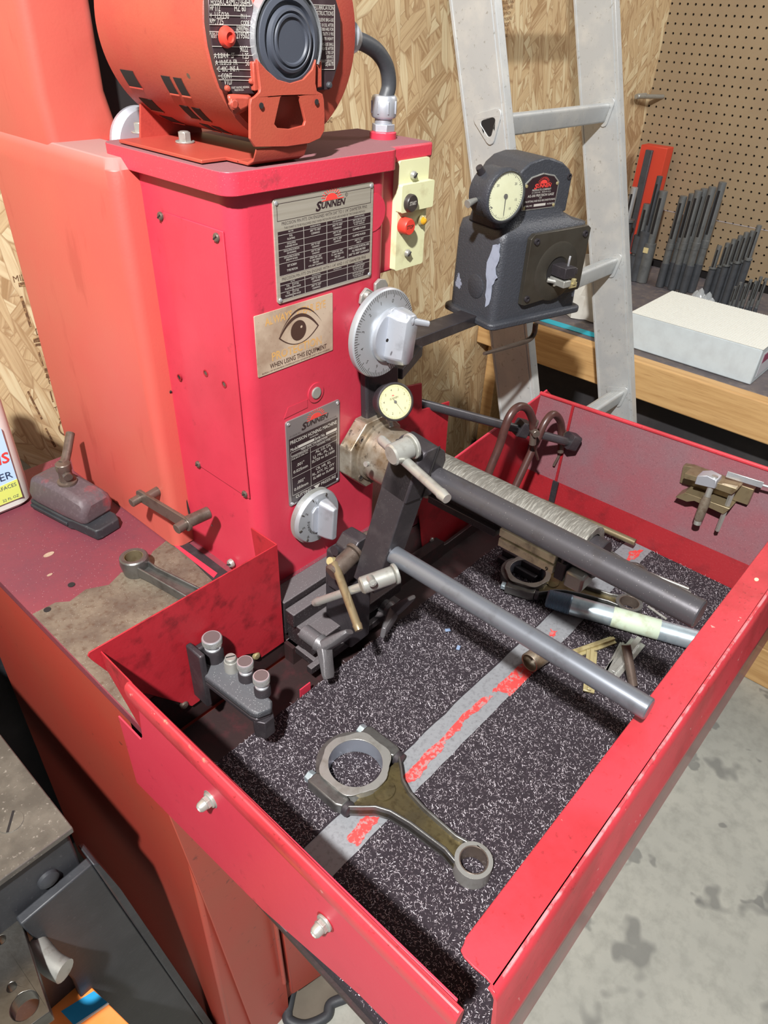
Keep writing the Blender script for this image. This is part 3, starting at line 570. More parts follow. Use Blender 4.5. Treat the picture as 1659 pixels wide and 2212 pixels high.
# cradle
def F2(pts, y): return [(lambda q: (q.x, q.z))(P(u, v, y=y)) for u, v in pts]
b = MB(FRONT(0, -.008, 0))
ol = F2([(541, 226), (543, 214), (553, 208), (561, 200), (563, 190), (558, 150), (556, 128), (575, 150), (600, 172), (628, 180), (655, 172), (675, 150), (683, 128), (682, 180), (685, 197), (697, 203), (700, 215), (702, 250), (701, 282), (692, 299), (668, 310), (620, 317), (552, 318), (541, 300)], -.008)
b.poly(ol[::-1], -.003, 0, holes=[F2([(606, 211), (610, 207), (643, 206), (648, 211), (660, 262), (657, 271), (627, 279), (600, 277), (593, 268)], -.008)]); cr = b.build('cradle', M_motor, mot, bev=.0008)
zc = 1.3675
b = MB(); x0c, x1c = ol[0][0], ol[17][0]
b.loft([[(x0c + .004, y, z), (x1c - .02, y, z), (x1c - .02, y, z + .0028), (x0c + .004, y, z + .0028)] for y, z in ((-.006, zc + .012), (-.002, zc + .004), (.006, zc), (.02, zc))]); b.box((x0c - .022, .035, zc), (x1c - .01, .165, zc + .003)); b.box((x0c + .004, .018, zc), (x1c - .02, .036, zc + .003)); b.build('cradle_base', M_motor, mot, bev=.0008)
b = MB(FRONT(0, .166, 0)); b.poly([(x0c - .0, zc), (x1c - .01, zc), (x1c - .02, AZ - .03), (x0c + .012, AZ - .03)], 0, .003); b.build('cradle_rear', M_motor, mot)
for u, v in ((564, 228), (683.5, 220)):
    q = P(u, v, y=-.009); b = MB(FRONT(*q)); b.lathe([(.0022, 0), (.0022, .0007)], n=12); b.build('cradle_hole', M_hole, mot)
def hexbolt(M, r, h, m, parent, name='hex_bolt', wash=True):
    b = MB(M)
    if wash: b.lathe([(r * 1.45, 0), (r * 1.45, .0016), (r, .0016)], n=24)
    b.poly(circ(0, 0, r, 6), .0012, h); b.lathe([(r * .8, h), (r * .6, h + .0008), (0, h + .0008)], n=18); return b.build(name, m, parent, bev=.0004)
for u, v in ((304, 287), (400, 308)):
    q = P(u, v, z=zc + .003); hexbolt(Matrix.Translation(q), .0062, .009, M_steel, mot)
# front bracket ledge with bolt under the nameplate
b = MB(); b.loft([[tuple(P(u, v, y=y)) for u, v in ((488, 202), (545, 205), (540, 235), (505, 252))] for y in (-.004, .012)]); b.build('bell_gusset', M_motor, mot, bev=.003)
q = P(500, 224, y=-.006); hexbolt(FRONT(*q), .0045, .004, M_motor, mot, 'through_bolt', False)
# nameplates: left data plate and right connection cover
NP = [(450, -12), (541, -12), (553, 60), (553, 128), (550, 204), (495, 203), (484, 192), (470, 150), (458, 100), (451, 50)]
b = MB(FRONT(0, .0, 0)); b.poly(F2(NP, 0)[::-1], -.006, 0); npl = b.build('data_plate', M_npl, mot, bev=.0006)
tb = MB(FRONT(0, 0, 0))
def ft(u, v, s, h, al='l', w=None, mb=None, y=0, rot=0, bold=.01):
    q = P(u, v, y=y); (mb or tb).text(s, q.x, q.z, h, al=al, w=w, z=-y + .0004, xs=.72, bold=bold, rot=rot)
def fl(u0, v0, u1, v1, w=.0004, mb=None, y=0):
    a, c = P(u0, v0, y=y), P(u1, v1, y=y); d = Vector((c.x - a.x, c.z - a.z)).normalized(); n = Vector((-d.y, d.x)) * w / 2
    (mb or tb).poly([(a.x + n.x, a.z + n.y), (a.x - n.x, a.z - n.y), (c.x - n.x, c.z - n.y), (c.x + n.x, c.z + n.y)], -y + .0002, -y + .0006)
for v in (11, 33, 53, 68, 100, 118, 134, 149, 164, 172): fl(452 + max(0, v - 70) * .2, v + 0, 540 + (8 if v > 40 else 0), v + 2)
for u, v, s, h, al in ((455, 10, 'MOD', .0028, 'l'), (470, 10, '5KC43MG2364HU', .0042, 'l'), (453, 22, 'HP', .003, 'l'), (465, 24, '1/2', .0042, 'l'), (506, 24, 'HZ 60', .0042, 'l'), (453, 38, 'V', .003, 'l'), (464, 40, '115/230', .0042, 'l'), (520, 40, 'PH 1', .003, 'l'),
                       (453, 50, 'RPM', .003, 'l'), (465, 53, '1725', .0042, 'l'), (520, 54, 'CODE K', .003, 'l'), (510, 62, 'THERMALLY', .0022, 'l'), (510, 69, 'PROTECTED', .0022, 'l'), (453, 76, 'PUSH TO', .002, 'l'), (456, 82, 'RESET', .002, 'l'), (510, 83, '219502', .0042, 'l'),
                       (518, 112, '9022', .004, 'l'), (462, 126, 'A 8.8/4.4   SF', .0036, 'l'), (524, 127, '1.25', .004, 'l'), (465, 141, 'A 10.0/5.0  FR', .0036, 'l'), (530, 142, '56', .004, 'l'), (470, 155, 'C 40C  INS A', .0036, 'l'), (478, 170, 'CONT', .0036, 'l'), (484, 183, '  VTL//', .0034, 'l'), (500, 192, 'FORT WAYNE, INDIANA', .0016, 'l'), (506, 197, 'MADE IN U.S.A.', .0014, 'l')):
    ft(u, v, s, h, al)
tb.build('data_lettering', M_silver, npl, smooth=False)
q = P(488, 80, y=-.001); b = MB(FRONT(*q)); b.lathe([(.0072, 0), (.0072, .001), (.0062, .004), (.0035, .0055), (.003, .004), (0, .004)], n=24); b.build('reset_button', M_btnr, npl)
for u, v in ((491, 191), (543, 176)): screw(u, v, .0022, npl, y=-.001, m=M_motor, slot=False)
RP = [(655, -14), (722, -14), (735, 30), (737, 80), (733, 130), (722, 168), (712, 194), (684, 196), (680, 100)]
b = MB(FRONT(0, .001, 0)); b.poly(F2(RP, .001)[::-1], -.012, 0); rpl = b.build('connection_cover', M_npl, mot, bev=.0006)
tb = MB(FRONT(0, 0, 0))
for v, s, h in ((22, 'RELUBRICATION', .0032), (34, 'INSTRUCTIONS', .0032), (47, 'SLEEVE BRG-USE', .0024), (58, 'SAE 10 OIL AFTER', .0024), (67, '25000 HRS FOR', .0024), (77, 'LIGHT DUTY-3 YRS', .0024), (87, 'MED-1 YR HEAVY', .0024), (99, 'BALL BRG-USE BALL', .0024), (108, 'GREASE AFTER', .0024), (117, '5 YRS OF', .0024), (126, 'SERVICE', .0024), (135, 'HEAVY SERVICE', .0024), (142, 'GEJ-8617B', .0024)):
    ft(720, v, s, h, 'r', y=.001, bold=.005)
fl(722, 10, 722, 150, y=.001); fl(680, 150, 722, 150, y=.001); fl(676, 10, 722, 12, y=.001)
tb.build('instruction_lettering', M_silver, rpl, smooth=False)
screw(711, 184, .0026, rpl, y=.0, m=M_rub, slot=False)
# pulley and shaft at the rear
b = MB(); b.cyl((AX, .186, AZ), (AX, .28, AZ), .008); b.build('shaft', M_steel, mot)
b = MB(); b.box((.040, .30, 1.3665), (.12, .41, 1.62)); b.build('cover_gap_shade', M_hole, hs)  # black block added to stand in for the shaded gap beside the cover
q = P(322, 312, y=.225); b = MB(Matrix(((1, 0, 0, q.x), (0, 0, 1, .225), (0, 1, 0, q.z), (0, 0, 0, 1)))); b.lathe([(.008, 0), (.028, 0), (.033, .001), (.035, .004), (.030, .009), (.035, .014), (.035, .018), (.008, .018)], n=48); b.build('pulley', M_alu, mot)
# conduit
b = MB(); q = P(742, 78, y=.03); e = P(762, 86, y=.03); d = (e - q).normalized(); b.cyl(q - d * .004, q + d * .006, .012, .0145, 20); b.cyl(q + d * .006, q + d * .014, .0145, .011, 20); b.build('cord_grip', M_alu, mot)
hp = [P(u, v, y=.055) for u, v in ((757, 84), (785, 92), (815, 112), (835, 145), (840, 185), (831, 218), (827, 245))]
b = MB(); b.tube(hp, .0078, 16); b.build('power_cord', M_rub, mot)
q = P(827, 300, y=.055); b = MB(Matrix.Translation((q.x, q.y, 0)))
b.lathe([(.0145, 1.345), (.0145, 1.372), (.012, 1.373)], n=28); b.build('conduit_stub', M_red, mc)
b = MB(Matrix.Translation((q.x, q.y, 0))); b.poly(circ(0, 0, .0125, 6), 1.373, 1.380); b.lathe([(.0095, 1.380), (.0095, 1.385), (.0125, 1.386), (.0135, 1.388), (.0135, 1.404), (.012, 1.4065), (.008, 1.4065)], n=28); cn = b.build('conduit_connector', M_alu, mc, bev=.0004)
for k in range(8): 
    b = MB(Matrix.Translation((q.x, q.y, 0)) @ Matrix.Rotation(k * math.pi / 4 + .3, 4, 'Z')); b.box((.0128, -.0008, 1.39), (.0146, .0008, 1.402)); b.build('grip_rib', M_alu, cn, bev=.0004)
# ---- switch box at the right of the column
sb = MB(); a, c = P(852, 352, y=.012), P(916, 560, y=.012)
sb.box((.208, .016, 1.236), (.285, .12, 1.352)); sb.build('switch_box', M_red, mc, bev=.003)
b = MB(); b.box((.206, .010, 1.350), (.285, .125, 1.366)); b.build('switch_box_lid', M_lid, mc, bev=.003)
SX0, SX1 = P(856, 450, y=.01).x, P(918, 450, y=.01).x
b = MB(); b.poly(rrect(SX0, 1.238, SX1, 1.352, .003), -.016, -.008, FRONT(0, 0, 0)); sp = b.build('switch_plate', M_ivory, mc, bev=.001)
q = P(893, 428, y=.006)
b = MB(); b.poly(rrect(SX0 - .001, q.z - .012, SX1 + .004, q.z + .016, .002), -.01, -.002, FRONT(0, 0, 0)); b.build('raised_bezel', M_ivory, sp, bev=.002)
for nm, u, v, r, m, s in (('start_button', 893, 440, .0092, M_btnb, 'START'), ('stop_button', 887, 491, .0088, M_btnr, 'STOP')):
    q = P(u, v, y=-.004); b = MB(FRONT(q.x, 0.009, q.z)); b.lathe([(r, 0), (r, .011), (r * .9, .0125), (0, .0125)], n=28); bt = b.build(nm, m, sp)
    b = MB(FRONT(q.x, .009, q.z)); b.text(s, 0, -.0015, .0038, w=.011, al='c', z=.0127, bold=.02); b.build('button_lettering', M_dkink if nm[:3] == 'sto' else M_silver, bt, smooth=False)
q = P(914, 477, y=.004); b = MB(FRONT(q.x, .009, q.z)); b.lathe([(.0055, 0), (.0055, .004), (.0044, .005)], n=20); b.build('lamp_ring', M_brass, sp)
b = MB(FRONT(q.x, .009, q.z)); b.lathe([(.0044, .004), (.0042, .007), (.002, .009), (0, .0093)], n=20); b.build('pilot_light', M_amber, sp)
for u, v in ((893, 378), (880, 547)): screw(u, v, .0042, sp, y=.006, m=M_steel, h=.003)
# ---- plates on the column front
def plate(name, corners, m, parent, th=.0012, r=.003, rivets=True, y=0.0012):
    q = [P(u, v, y=y) for u, v in corners]; x0 = (q[0].x + q[3].x) / 2; x1 = (q[1].x + q[2].x) / 2; z1 = (q[0].z + q[1].z) / 2; z0 = (q[2].z + q[3].z) / 2
    M = FRONT(x0, y, z0); w, h = x1 - x0, z1 - z0
    b = MB(M); b.poly(rrect(0, 0, w, h, r), -.0005, th); o = b.build(name, m, parent, bev=.0003)
    if rivets:
        for a, c in ((.0035, .0035), (w - .0035, .0035), (.0035, h - .0035), (w - .0035, h - .0035)):
            b = MB(M); b.lathe([(.0021, th), (.0018, th + .0009), (0, th + .0013)], Matrix.Translation((a, c, 0)), 14); b.build('rivet', M_bright, o)
    return o, M, w, h
def sunlogo(mb_r, mb_k, cx, y, L, z, col_shear=.28):
    """red half sun over slanted lettering"""
    s = L / 10
    mb_r.poly([(cx - 2.4 * s, y + 1.75 * s)] + [(cx + .4 * s + 2.0 * s * math.cos(math.radians(a)), y + 1.75 * s + 1.35 * s * math.sin(math.radians(a))) for a in range(180, -1, -20)] + [(cx + 4.6 * s, y + 1.75 * s), (cx + 4.4 * s, y + 1.55 * s), (cx - 3 * s, y + 1.55 * s)], z, z + .0002)
    for a in range(15, 180, 15):
        c, n = math.cos(math.radians(a)), math.sin(math.radians(a)); r0, r1, w = 2.3 * s, 3.4 * s, .09 * s; ox, oy = cx + .4 * s, y + 1.75 * s
        mb_r.poly([(ox + r0 * c - w * n, oy + r0 * .75 * n + w * c), (ox + r0 * c + w * n, oy + r0 * .75 * n - w * c), (ox + r1 * c + w * n, oy + r1 * .75 * n - w * c), (ox + r1 * c - w * n, oy + r1 * .75 * n + w * c)], z, z + .0002)
    mb_k.text('S', cx - 5 * s, y - .35 * s, 2.1 * s, w=1.7 * s, shear=col_shear, bold=.035, z=z + .0001)
    mb_k.text('UNNEN', cx - 3.2 * s, y, 1.45 * s, w=8 * s, shear=col_shear, bold=.035, z=z + .0001)
ch, MC, w, h = plate('chart_plate', ((585.7, 431), (804.9, 392), (800.6, 597), (599.8, 656.7)), M_brush, mc)
k_ = MB(MC); s_ = MB(MC); r_ = MB(MC); Zp = .00125
X = lambda f: f * w
Y = lambda f: h - f * h
for f0, f1 in ((.30, .725), (.79, .965)): k_.poly([(X(.03), Y(f1)), (X(.972), Y(f1)), (X(.972), Y(f0)), (X(.03), Y(f0))], Zp, Zp + .0001)
for x0, y0, x1, y1 in ((.03, .045, .97, .049), (.03, .2, .97, .204), (.03, .045, .033, .204), (.967, .045, .97, .204)): k_.poly([(X(x0), Y(y1)), (X(x1), Y(y1)), (X(x1), Y(y0)), (X(x0), Y(y0))], Zp, Zp + .0001)
sunlogo(r_, k_, X(.54), Y(.165), X(.30), Zp)
k_.text('R', X(.70), Y(.085), .0014, z=Zp); k_.poly(circ(X(.705), Y(.075), .0017, 16), Zp, Zp + .0001, holes=[circ(X(.705), Y(.075), .0014, 16)])
k_.text('PRECISION PIN FITS ON ENGINES WITH 3/4" TO 1 1/4" DIAMETER PINS', X(.07), Y(.247), .0030, w=X(.86), z=Zp)
k_.text('THIS CHART IS TO BE FOLLOWED ONLY WHEN PISTON PIN HOLES ARE HONED BY THE SUNNEN METHOD', X(.09), Y(.285), .0020, w=X(.82), z=Zp)
k_.text('PRECISION PIN FITS ON ENGINES WITH 1 1/4" AND 1 1/2" DIAMETER PINS', X(.05), Y(.775), .0030, w=X(.88), z=Zp)
cx_ = [(.03, .27), (.27, .50), (.50, .72), (.72, .972)]
rows = [(.30, .335, ['PIN TYPE', 'ALUMINUM PISTON', 'CAST IRON PISTON', 'CONNECTING RODS']),
        (.335, .41, ['FULL|FLOATING', '.0001" TO .0003"|CLEARANCE', '.0003" TO .0005"|CLEARANCE', '.0003" TO .0005" CLEARANCE|(ALL PRESSURE FEED, .0005"|TO .0007" CLEARANCE)']),
        (.41, .475, ['OSCILLATING|IN BUSHED PISTON', '', '.0003" TO .0005"|CLEARANCE', 'CLAMPED IN ROD']),
        (.475, .54, ['OSCILLATING IN PISTON|(NO BUSHING)', '.0003" TO .0005"|CLEARANCE', '.0006" TO .0008"|CLEARANCE', 'CLAMPED IN ROD']),
        (.54, .605, ['OSCILLATING IN PISTON|(PRESS FIT IN ROD)', '.0003" TO .0005"|CLEARANCE', '', '-.0008" TO -.0012"|PRESS FIT']),
        (.605, .725, ['SET SCREW|TYPE PISTON', 'SCREW SIDE -.0002"|TO -.0003" (PRESS FIT)|FREE SIDE|0 TO .0001" CLEARANCE', 'SCREW SIDE -.0001"|TO -.0002" (PRESS FIT)|FREE SIDE|0 TO .0001" CLEARANCE', 'WHEN LOCKED IN PISTON, AND|ALL PRESSURE FEED|.0007" TO .0009" CLEARANCE']),
        (.79, .82, ['PIN TYPE', 'ALUMINUM PISTON', 'CAST IRON PISTON', 'CONNECTING RODS']),
        (.82, .893, ['FULL      1 1/4" DIA.|FLOATING   PIN HOLES', '.0003" TO .0005"|CLEARANCE', '', '.0007" TO .0009" CLEARANCE|(ALL PRESSURE FEED, .0009"|TO .0011" CLEARANCE)']),
        (.893, .965, ['FULL      1 1/2" DIA.|FLOATING   PIN HOLES', '.0005" TO .0007"|CLEARANCE', '', '.0010" TO .0012" CLEARANCE|(ALL PRESSURE FEED, .0012"|TO .0015" CLEARANCE)'])]
for r0, r1, cells in rows:
    s_.poly([(X(.03), Y(r1 + .0015)), (X(.972), Y(r1 + .0015)), (X(.972), Y(r1 - .0015)), (X(.03), Y(r1 - .0015))], Zp + .00015, Zp + .00025)
    for (c0, c1), tx in zip(cx_, cells):
        ls = tx.split('|') if tx else []; n = len(ls); hh = (r1 - r0) * h / (n + .6) if n else 0
        for i, l in enumerate(ls):
            mx_ = (c1 - c0) * w * .92; t_h = min(hh * .66, .0021); vw = text_mesh(l, .012); L = (vw[3] - vw[2]) * t_h / .72 * .8
            s_.text(l, X((c0 + c1) / 2), Y(r0) - hh * (i + .95), t_h, w=min(L, mx_), al='c', z=Zp + .0002, bold=.012)
for f in (.27, .50, .72):
    for r0, r1 in ((.30, .725), (.79, .965)): s_.poly([(X(f - .0015), Y(r1)), (X(f + .0015), Y(r1)), (X(f + .0015), Y(r0)), (X(f - .0015), Y(r0))], Zp + .00015, Zp + .00025)
s_.poly([(X(.148), Y(.965)), (X(.151), Y(.965)), (X(.151), Y(.82)), (X(.148), Y(.82))], Zp + .00015, Zp + .00025)
k_.build('chart_print', M_ink, ch, smooth=False); s_.build('chart_lettering', M_silver, ch, smooth=False); r_.build('sun_emblem', M_inkred, ch, smooth=False)
# round knock-out beside the chart
q = P(806, 460, y=.0012); b = MB(FRONT(*q)); b.poly(circ(0, 0, .0185, 40), -.001, .0004); b.build('knockout', M_red, colm, smooth=False)
# ---- eye protection sticker
sk, MS, w, h = plate('safety_sticker', ((548, 679.5), (718, 636), (718, 760), (557, 812)), M_stick, mc, th=.0005, r=.001, rivets=False)
y_ = MB(MS); k_ = MB(MS); Zs = .0006; X = lambda f: f * w
Y = lambda f: h - f * h
y2 = MB(MS); y2.text('ALWAYS  WEAR EYE', X(.12), Y(.20), .008, w=X(.78), z=Zs, bold=.02); y2.build('yellow_lettering', M_stick_y, sk, smooth=False); y_.text('PROTECTION', X(.18), Y(.80), .0088, w=X(.66), z=Zs, bold=.02)
k_.text('WHEN USING THIS EQUIPMENT', X(.15), Y(.92), .0052, w=X(.76), z=Zs, bold=.015)
k_.text('BUREAU OF WORKMENS COMPENSATION, DIVISION OF SAFETY AND HYGIENE', X(.05), Y(.975), .0018, w=X(.9), z=Zs)
def lens(cx, cy, a, up, dn, n=20):
    return [(cx + a * (2 * i / n - 1), cy + up * (1 - (2 * i / n - 1) ** 2)) for i in range(n + 1)] + [(cx + a * (1 - 2 * i / n), cy - dn * (1 - (1 - 2 * i / n) ** 2)) for i in range(1, n)]
cx, cy = X(.54), Y(.44)
k_.poly(lens(cx, cy - .002, .0275, .019, .0125), Zs, Zs + .0001, holes=[lens(cx, cy - .002, .0255, .0155, .0118)])
k_.poly(lens(cx + .003, cy + .001, .029, .0215, -.0195), Zs, Zs + .0001)
irs = circ(cx - .001, cy, .0105, 26); k_.poly(irs, Zs + .0001, Zs + .0002, holes=[circ(cx + .003, cy + .003, .0016, 10)])
y_.build('yellow_lettering', M_stick_y, sk, smooth=False); k_.build('eye_print', M_stick_k, sk, smooth=False)
# ---- lower machine plate
lp, ML, w, h = plate('machine_plate', ((614, 911), (730.6, 864), (733, 1037.7), (625.6, 1093)), mat('pewter_plate', srgb(140, 132, 132), .4, .5), mc)
k_ = MB(ML); s_ = MB(ML); r_ = MB(ML); X = lambda f: f * w
Y = lambda f: h - f * h
k_.poly([(X(.04), Y(.975)), (X(.96), Y(.975)), (X(.96), Y(.20)), (X(.04), Y(.20))], Zp, Zp + .0001)
sunlogo(r_, k_, X(.52), Y(.15), X(.5), Zp); k_.text('ST. LOUIS, MO.', X(.06), Y(.185), .0018, z=Zp); k_.text('MADE IN U.S.A.', X(.70), Y(.185), .0018, w=X(.24), z=Zp)
T = lambda s, f, g, hh, ww, al='l': s_.text(s, X(f), Y(g), hh, w=X(ww), al=al, z=Zp + .0002, bold=.012)
T('PRECISION HONING MACHINE', .06, .265, .0046, .88); T('PATENTED', .5, .295, .0016, .16, 'c'); T('Model', .06, .345, .0042, .13); T('Serial No.', .51, .345, .0042, .2)
for x0, x1 in ((.20, .50), (.73, .94)): s_.poly([(X(x0), Y(.345)), (X(x1), Y(.345)), (X(x1), Y(.315)), (X(x0), Y(.315))], Zp + .0001, Zp + .0002)
T('FEED DIAL CALIBRATION', .5, .385, .0026, .5, 'c'); T('STONE EXPANSION', .23, .425, .002, .3, 'c'); T('FOR EACH DIAL NO.', .23, .45, .002, .3, 'c'); T('MANDREL TYPE', .68, .425, .002, .26, 'c')
T('.001"', .23, .55, .004, .14, 'c'); T('0.025mm', .23, .615, .004, .27, 'c'); T('AL, LG, LH,', .67, .50, .0036, .3, 'c'); T('LJ, ML, PL, UL', .67, .55, .0036, .4, 'c'); T('SL720 to SL1600', .67, .60, .0036, .45, 'c')
T('.002"', .23, .76, .004, .14, 'c'); T('0.050mm', .23, .83, .004, .27, 'c'); T('CR, HR, KL', .67, .71, .0036, .3, 'c'); T('RL, RYY, SC, SYY', .67, .76, .0036, .44, 'c'); T('SL480 to SL680', .67, .81, .0036, .42, 'c')
T('CUTTING', .12, .93, .0042, .30); T('PRESSURE', .62, .93, .0042, .30)
for x0, y0, x1, y1 in ((.06, .36, .94, .363), (.06, .40, .94, .403), (.06, .46, .42, .463), (.06, .66, .94, .663), (.06, .875, .94, .878), (.06, .36, .064, .878), (.94, .36, .944, .878), (.42, .40, .424, .878), (.06, .46, .94, .463)):
    s_.poly([(X(x0), Y(y1)), (X(x1), Y(y1)), (X(x1), Y(y0)), (X(x0), Y(y0))], Zp + .0001, Zp + .0002)
s_.poly([(X(.47), Y(.895)), (X(.60), Y(.895)), (X(.535), Y(.95))], Zp + .0001, Zp + .0002)
k_.build('plate_print', M_ink, lp, smooth=False); s_.build('plate_lettering', M_silver, lp, smooth=False); r_.build('sun_emblem', M_inkred, lp, smooth=False)
q = P(682, 848, y=.001); b = MB(FRONT(*q)); b.poly(circ(0, 0, .0115, 32), -.001, .0007); b.build('access_ring', M_red, colm, smooth=False)
b = MB(FRONT(*q)); b.lathe([(.0068, 0), (.0068, .0016), (.006, .0022), (0, .0022)], n=28); b.build('sight_plug', M_steel, colm)
b = MB(FRONT(0, .0012, 0)); b.poly(F2([(613, 905), (622, 880), (664, 862), (664, 880)], .0012), 0, .0003); b.build('panel_outline', M_red, colm, smooth=False)
# ---- dials
def ticks(mb, n, r0, r1, w, every=5, r2=None, z=.0003, a0=0, a1=360):
    for i in range(n):
        a = math.radians(a0 + (a1 - a0) * i / n); q = r2 if (r2 and i % every == 0) else r0; c, s = math.cos(a), math.sin(a)
        mb.poly([(q * c - w * s, q * s + w * c), (q * c + w * s, q * s - w * c), (r1 * c + w * s, r1 * s - w * c), (r1 * c - w * s, r1 * s + w * c)], z, z + .0002)
UX, UZ = .171, 1.190
b = MB(FRONT(UX, 0, UZ)); b.lathe([(.02, 0), (.02, .018), (.0485, .022), (.0495, .024), (.0495, .029), (.048, .0305), (0, .0305)], n=72); ud = b.build('feed_dial', M_dial, mc)
t_ = MB(FRONT(UX, -.0305, UZ)); ticks(t_, 100, .0435, .0478, .00018, 5, .0405, .0001)
for k in range(10):
    a = math.radians(72 + 30 * k); t_.text(str(k), .0345 * math.cos(a), .0345 * math.sin(a), .0042, al='c', rot=a - math.pi / 2, z=.0001)
t_.build('dial_graduation', M_dkink, ud, smooth=False)
b = MB(FRONT(UX + .008, -.0305, UZ - .003)); b.lathe([(.0305, 0), (.0305, .003), (.028, .005), (0, .005)], n=56); b.build('dial_hub', M_alu, ud)
b = MB(FRONT(UX + .012, -.0345, UZ - .003) @ Matrix.Rotation(math.radians(-8), 4, 'Z'))
def oct_(w, h, c, z): return [(-w + c, -h, z), (w - c, -h, z), (w, -h + c, z), (w, h - c, z), (w - c, h, z), (-w + c, h, z), (-w, h - c, z), (-w, -h + c, z)]
b.loft([oct_(.015, .031, .008, 0), oct_(.0145, .030, .008, .012), oct_(.0105, .028, .006, .022), oct_(.008, .026, .005, .0235)]); kn = b.build('dial_knob', M_alu, ud, bev=.0015)
q = P(836, 735, y=-.057); b = MB(FRONT(*q)); b.lathe([(.0019, 0), (.0019, .0006)], n=12); b.build('set_screw', M_hole, ud)
a_, c_ = P(873, 690, y=-.05), P(926, 700, y=-.064); b = MB(); b.cyl(a_, a_ + (c_ - a_) * .3, .0062, n=18); b.cyl(a_ + (c_ - a_) * .25, c_, .0042, .0035, 18, ch=.0006); b.build('crank_pin', M_alu, ud)
for pts in (((773, 655), (776, 636), (788, 620), (802, 628), (806, 645), (800, 668)), ((806, 640), (806, 612), (816, 601), (828, 602), (833, 612), (832, 640))):
    b = MB(FRONT(0, 0, 0)); b.poly(F2(pts, 0)[::-1], .0, .004); b.build('clamp_tab', M_steel, mc, bev=.001)
screw(792, 638, .0048, mc, y=-.004, m=M_steel, h=.004)
LX, LZ = P(692, 1120, y=-.016).x, P(692, 1120, y=-.016).z
b = MB(FRONT(LX, 0, LZ)); pr_ = []
b.lathe([(.028, 0), (.0345, .001), (.0355, .003), (.0355, .009), (.0345, .0115), (.033, .0135), (.0, .0155)], n=72); ld = b.build('pressure_dial', M_dial, mc)
t_ = MB(FRONT(LX, 0, LZ))
for i in range(110):
    a = math.radians(60 + 200 * i / 110); t_.box((.0352, -.0003, .003), (.0362, .0003, .009), Matrix.Rotation(a, 4, 'Z'))
t_.build('knurling', M_steel, ld, smooth=False)
t_ = MB(FRONT(LX, -.0145, LZ))
for k, s in enumerate(('0', '1', '2', '3', '4', '5')):
    a = math.radians(62 + 40 * k); t_.text(s, .0245 * math.cos(a), .0245 * math.sin(a), .0045, al='c', rot=a - math.pi / 2, z=.0006)
    c, n = math.cos(a + .1), math.sin(a + .1); t_.poly([(.029 * c - .0003 * n, .029 * n + .0003 * c), (.029 * c + .0003 * n, .029 * n - .0003 * c), (.033 * c + .0003 * n, .033 * n - .0003 * c), (.033 * c - .0003 * n, .033 * n + .0003 * c)], -.0006, .0006)
for i, cch in enumerate('INCREASE'):
    a = math.radians(245 - 11 * i); t_.text(cch, .0175 * math.cos(a), .0175 * math.sin(a), .0034, al='c', rot=a - math.pi / 2, z=.001, bold=.02)
t_.build('dial_lettering', M_dkink, ld, smooth=False)
b = MB(FRONT(LX + .002, -.0145, LZ) @ Matrix.Rotation(math.radians(-4), 4, 'Z')); b.loft([oct_(.0155, .019, .006, 0), oct_(.0150, .0185, .006, .002)]); b.build('dial_hub', M_alu, ld, bev=.001)
b = MB(FRONT(LX + .004, -.016, LZ) @ Matrix.Rotation(math.radians(-4), 4, 'Z')); b.loft([oct_(.009, .026, .004, 0), oct_(.007, .025, .004, .012), oct_(.004, .022, .002, .0215)]); b.build('dial_grip', M_alu, ld, bev=.0012)
# ---- spindle
SXc, SZc = .176, 1.034
b = MB(FRONT(SXc, 0, SZc)); o8 = [(-.045, -.018), (-.018, -.045), (.03, -.045), (.045, -.02), (.045, .02), (.02, .045), (-.018, .045), (-.045, .018)]
b.poly(o8, 0, .020); sf = b.build('spindle_flange', M_steelw, mc, bev=.0015)
b = MB(FRONT(SXc + .004, -.02, SZc)); b.lathe([(.039, 0), (.039, .003), (.036, .004), (.036, .012), (.0365, .0125), (.0365, .06), (.034, .066), (.026, .067), (.026, .09)], n=64); b.build('spindle_nose', M_steelw, mc)
for a in (28, 118, 208, 298):
    c, s = math.cos(math.radians(a + 17)), math.sin(math.radians(a + 17)); b = MB(FRONT(SXc + .0405 * c * .93, -.02, SZc + .0405 * s * .93)); b.poly(circ(0, 0, .0046, 20), 0, .0006, holes=[circ(0, 0, .0024, 6)]); b.build('socket_screw', M_brown, sf)
    b = MB(FRONT(SXc + .0405 * c * .93, -.02, SZc + .0405 * s * .93)); b.lathe([(.0026, 0), (.0026, .0003)], n=6); b.build('screw_socket', M_hole, sf)
b = MB(); q = P(793, 1002, y=-.055); b.lathe([(.0032, -.003), (.0032, .001), (.0022, .0012), (0, .0006)], fr((q.x, q.y, q.z), (0, 1, 0), (.3, 0, 1)), 14); b.build('grub_screw', M_steel, sf)
# casting behind the dials at the right of the column
b = MB(FRONT(0, .0, 0)); b.poly(F2([(775, 782), (846, 782), (846, 906), (815, 922), (778, 905)], .0), 0, .012); b.build('dial_bracket', M_black, mc, bev=.003)
b = MB(FRONT(0, -.0, 0)); b.poly(F2([(862, 836), (908, 826), (908, 884), (968, 866), (957, 1010), (905, 1070), (840, 1000)], 0.0)[::-1], -.0, .003); b.build('back_shield', M_redg, mc, bev=.0008)
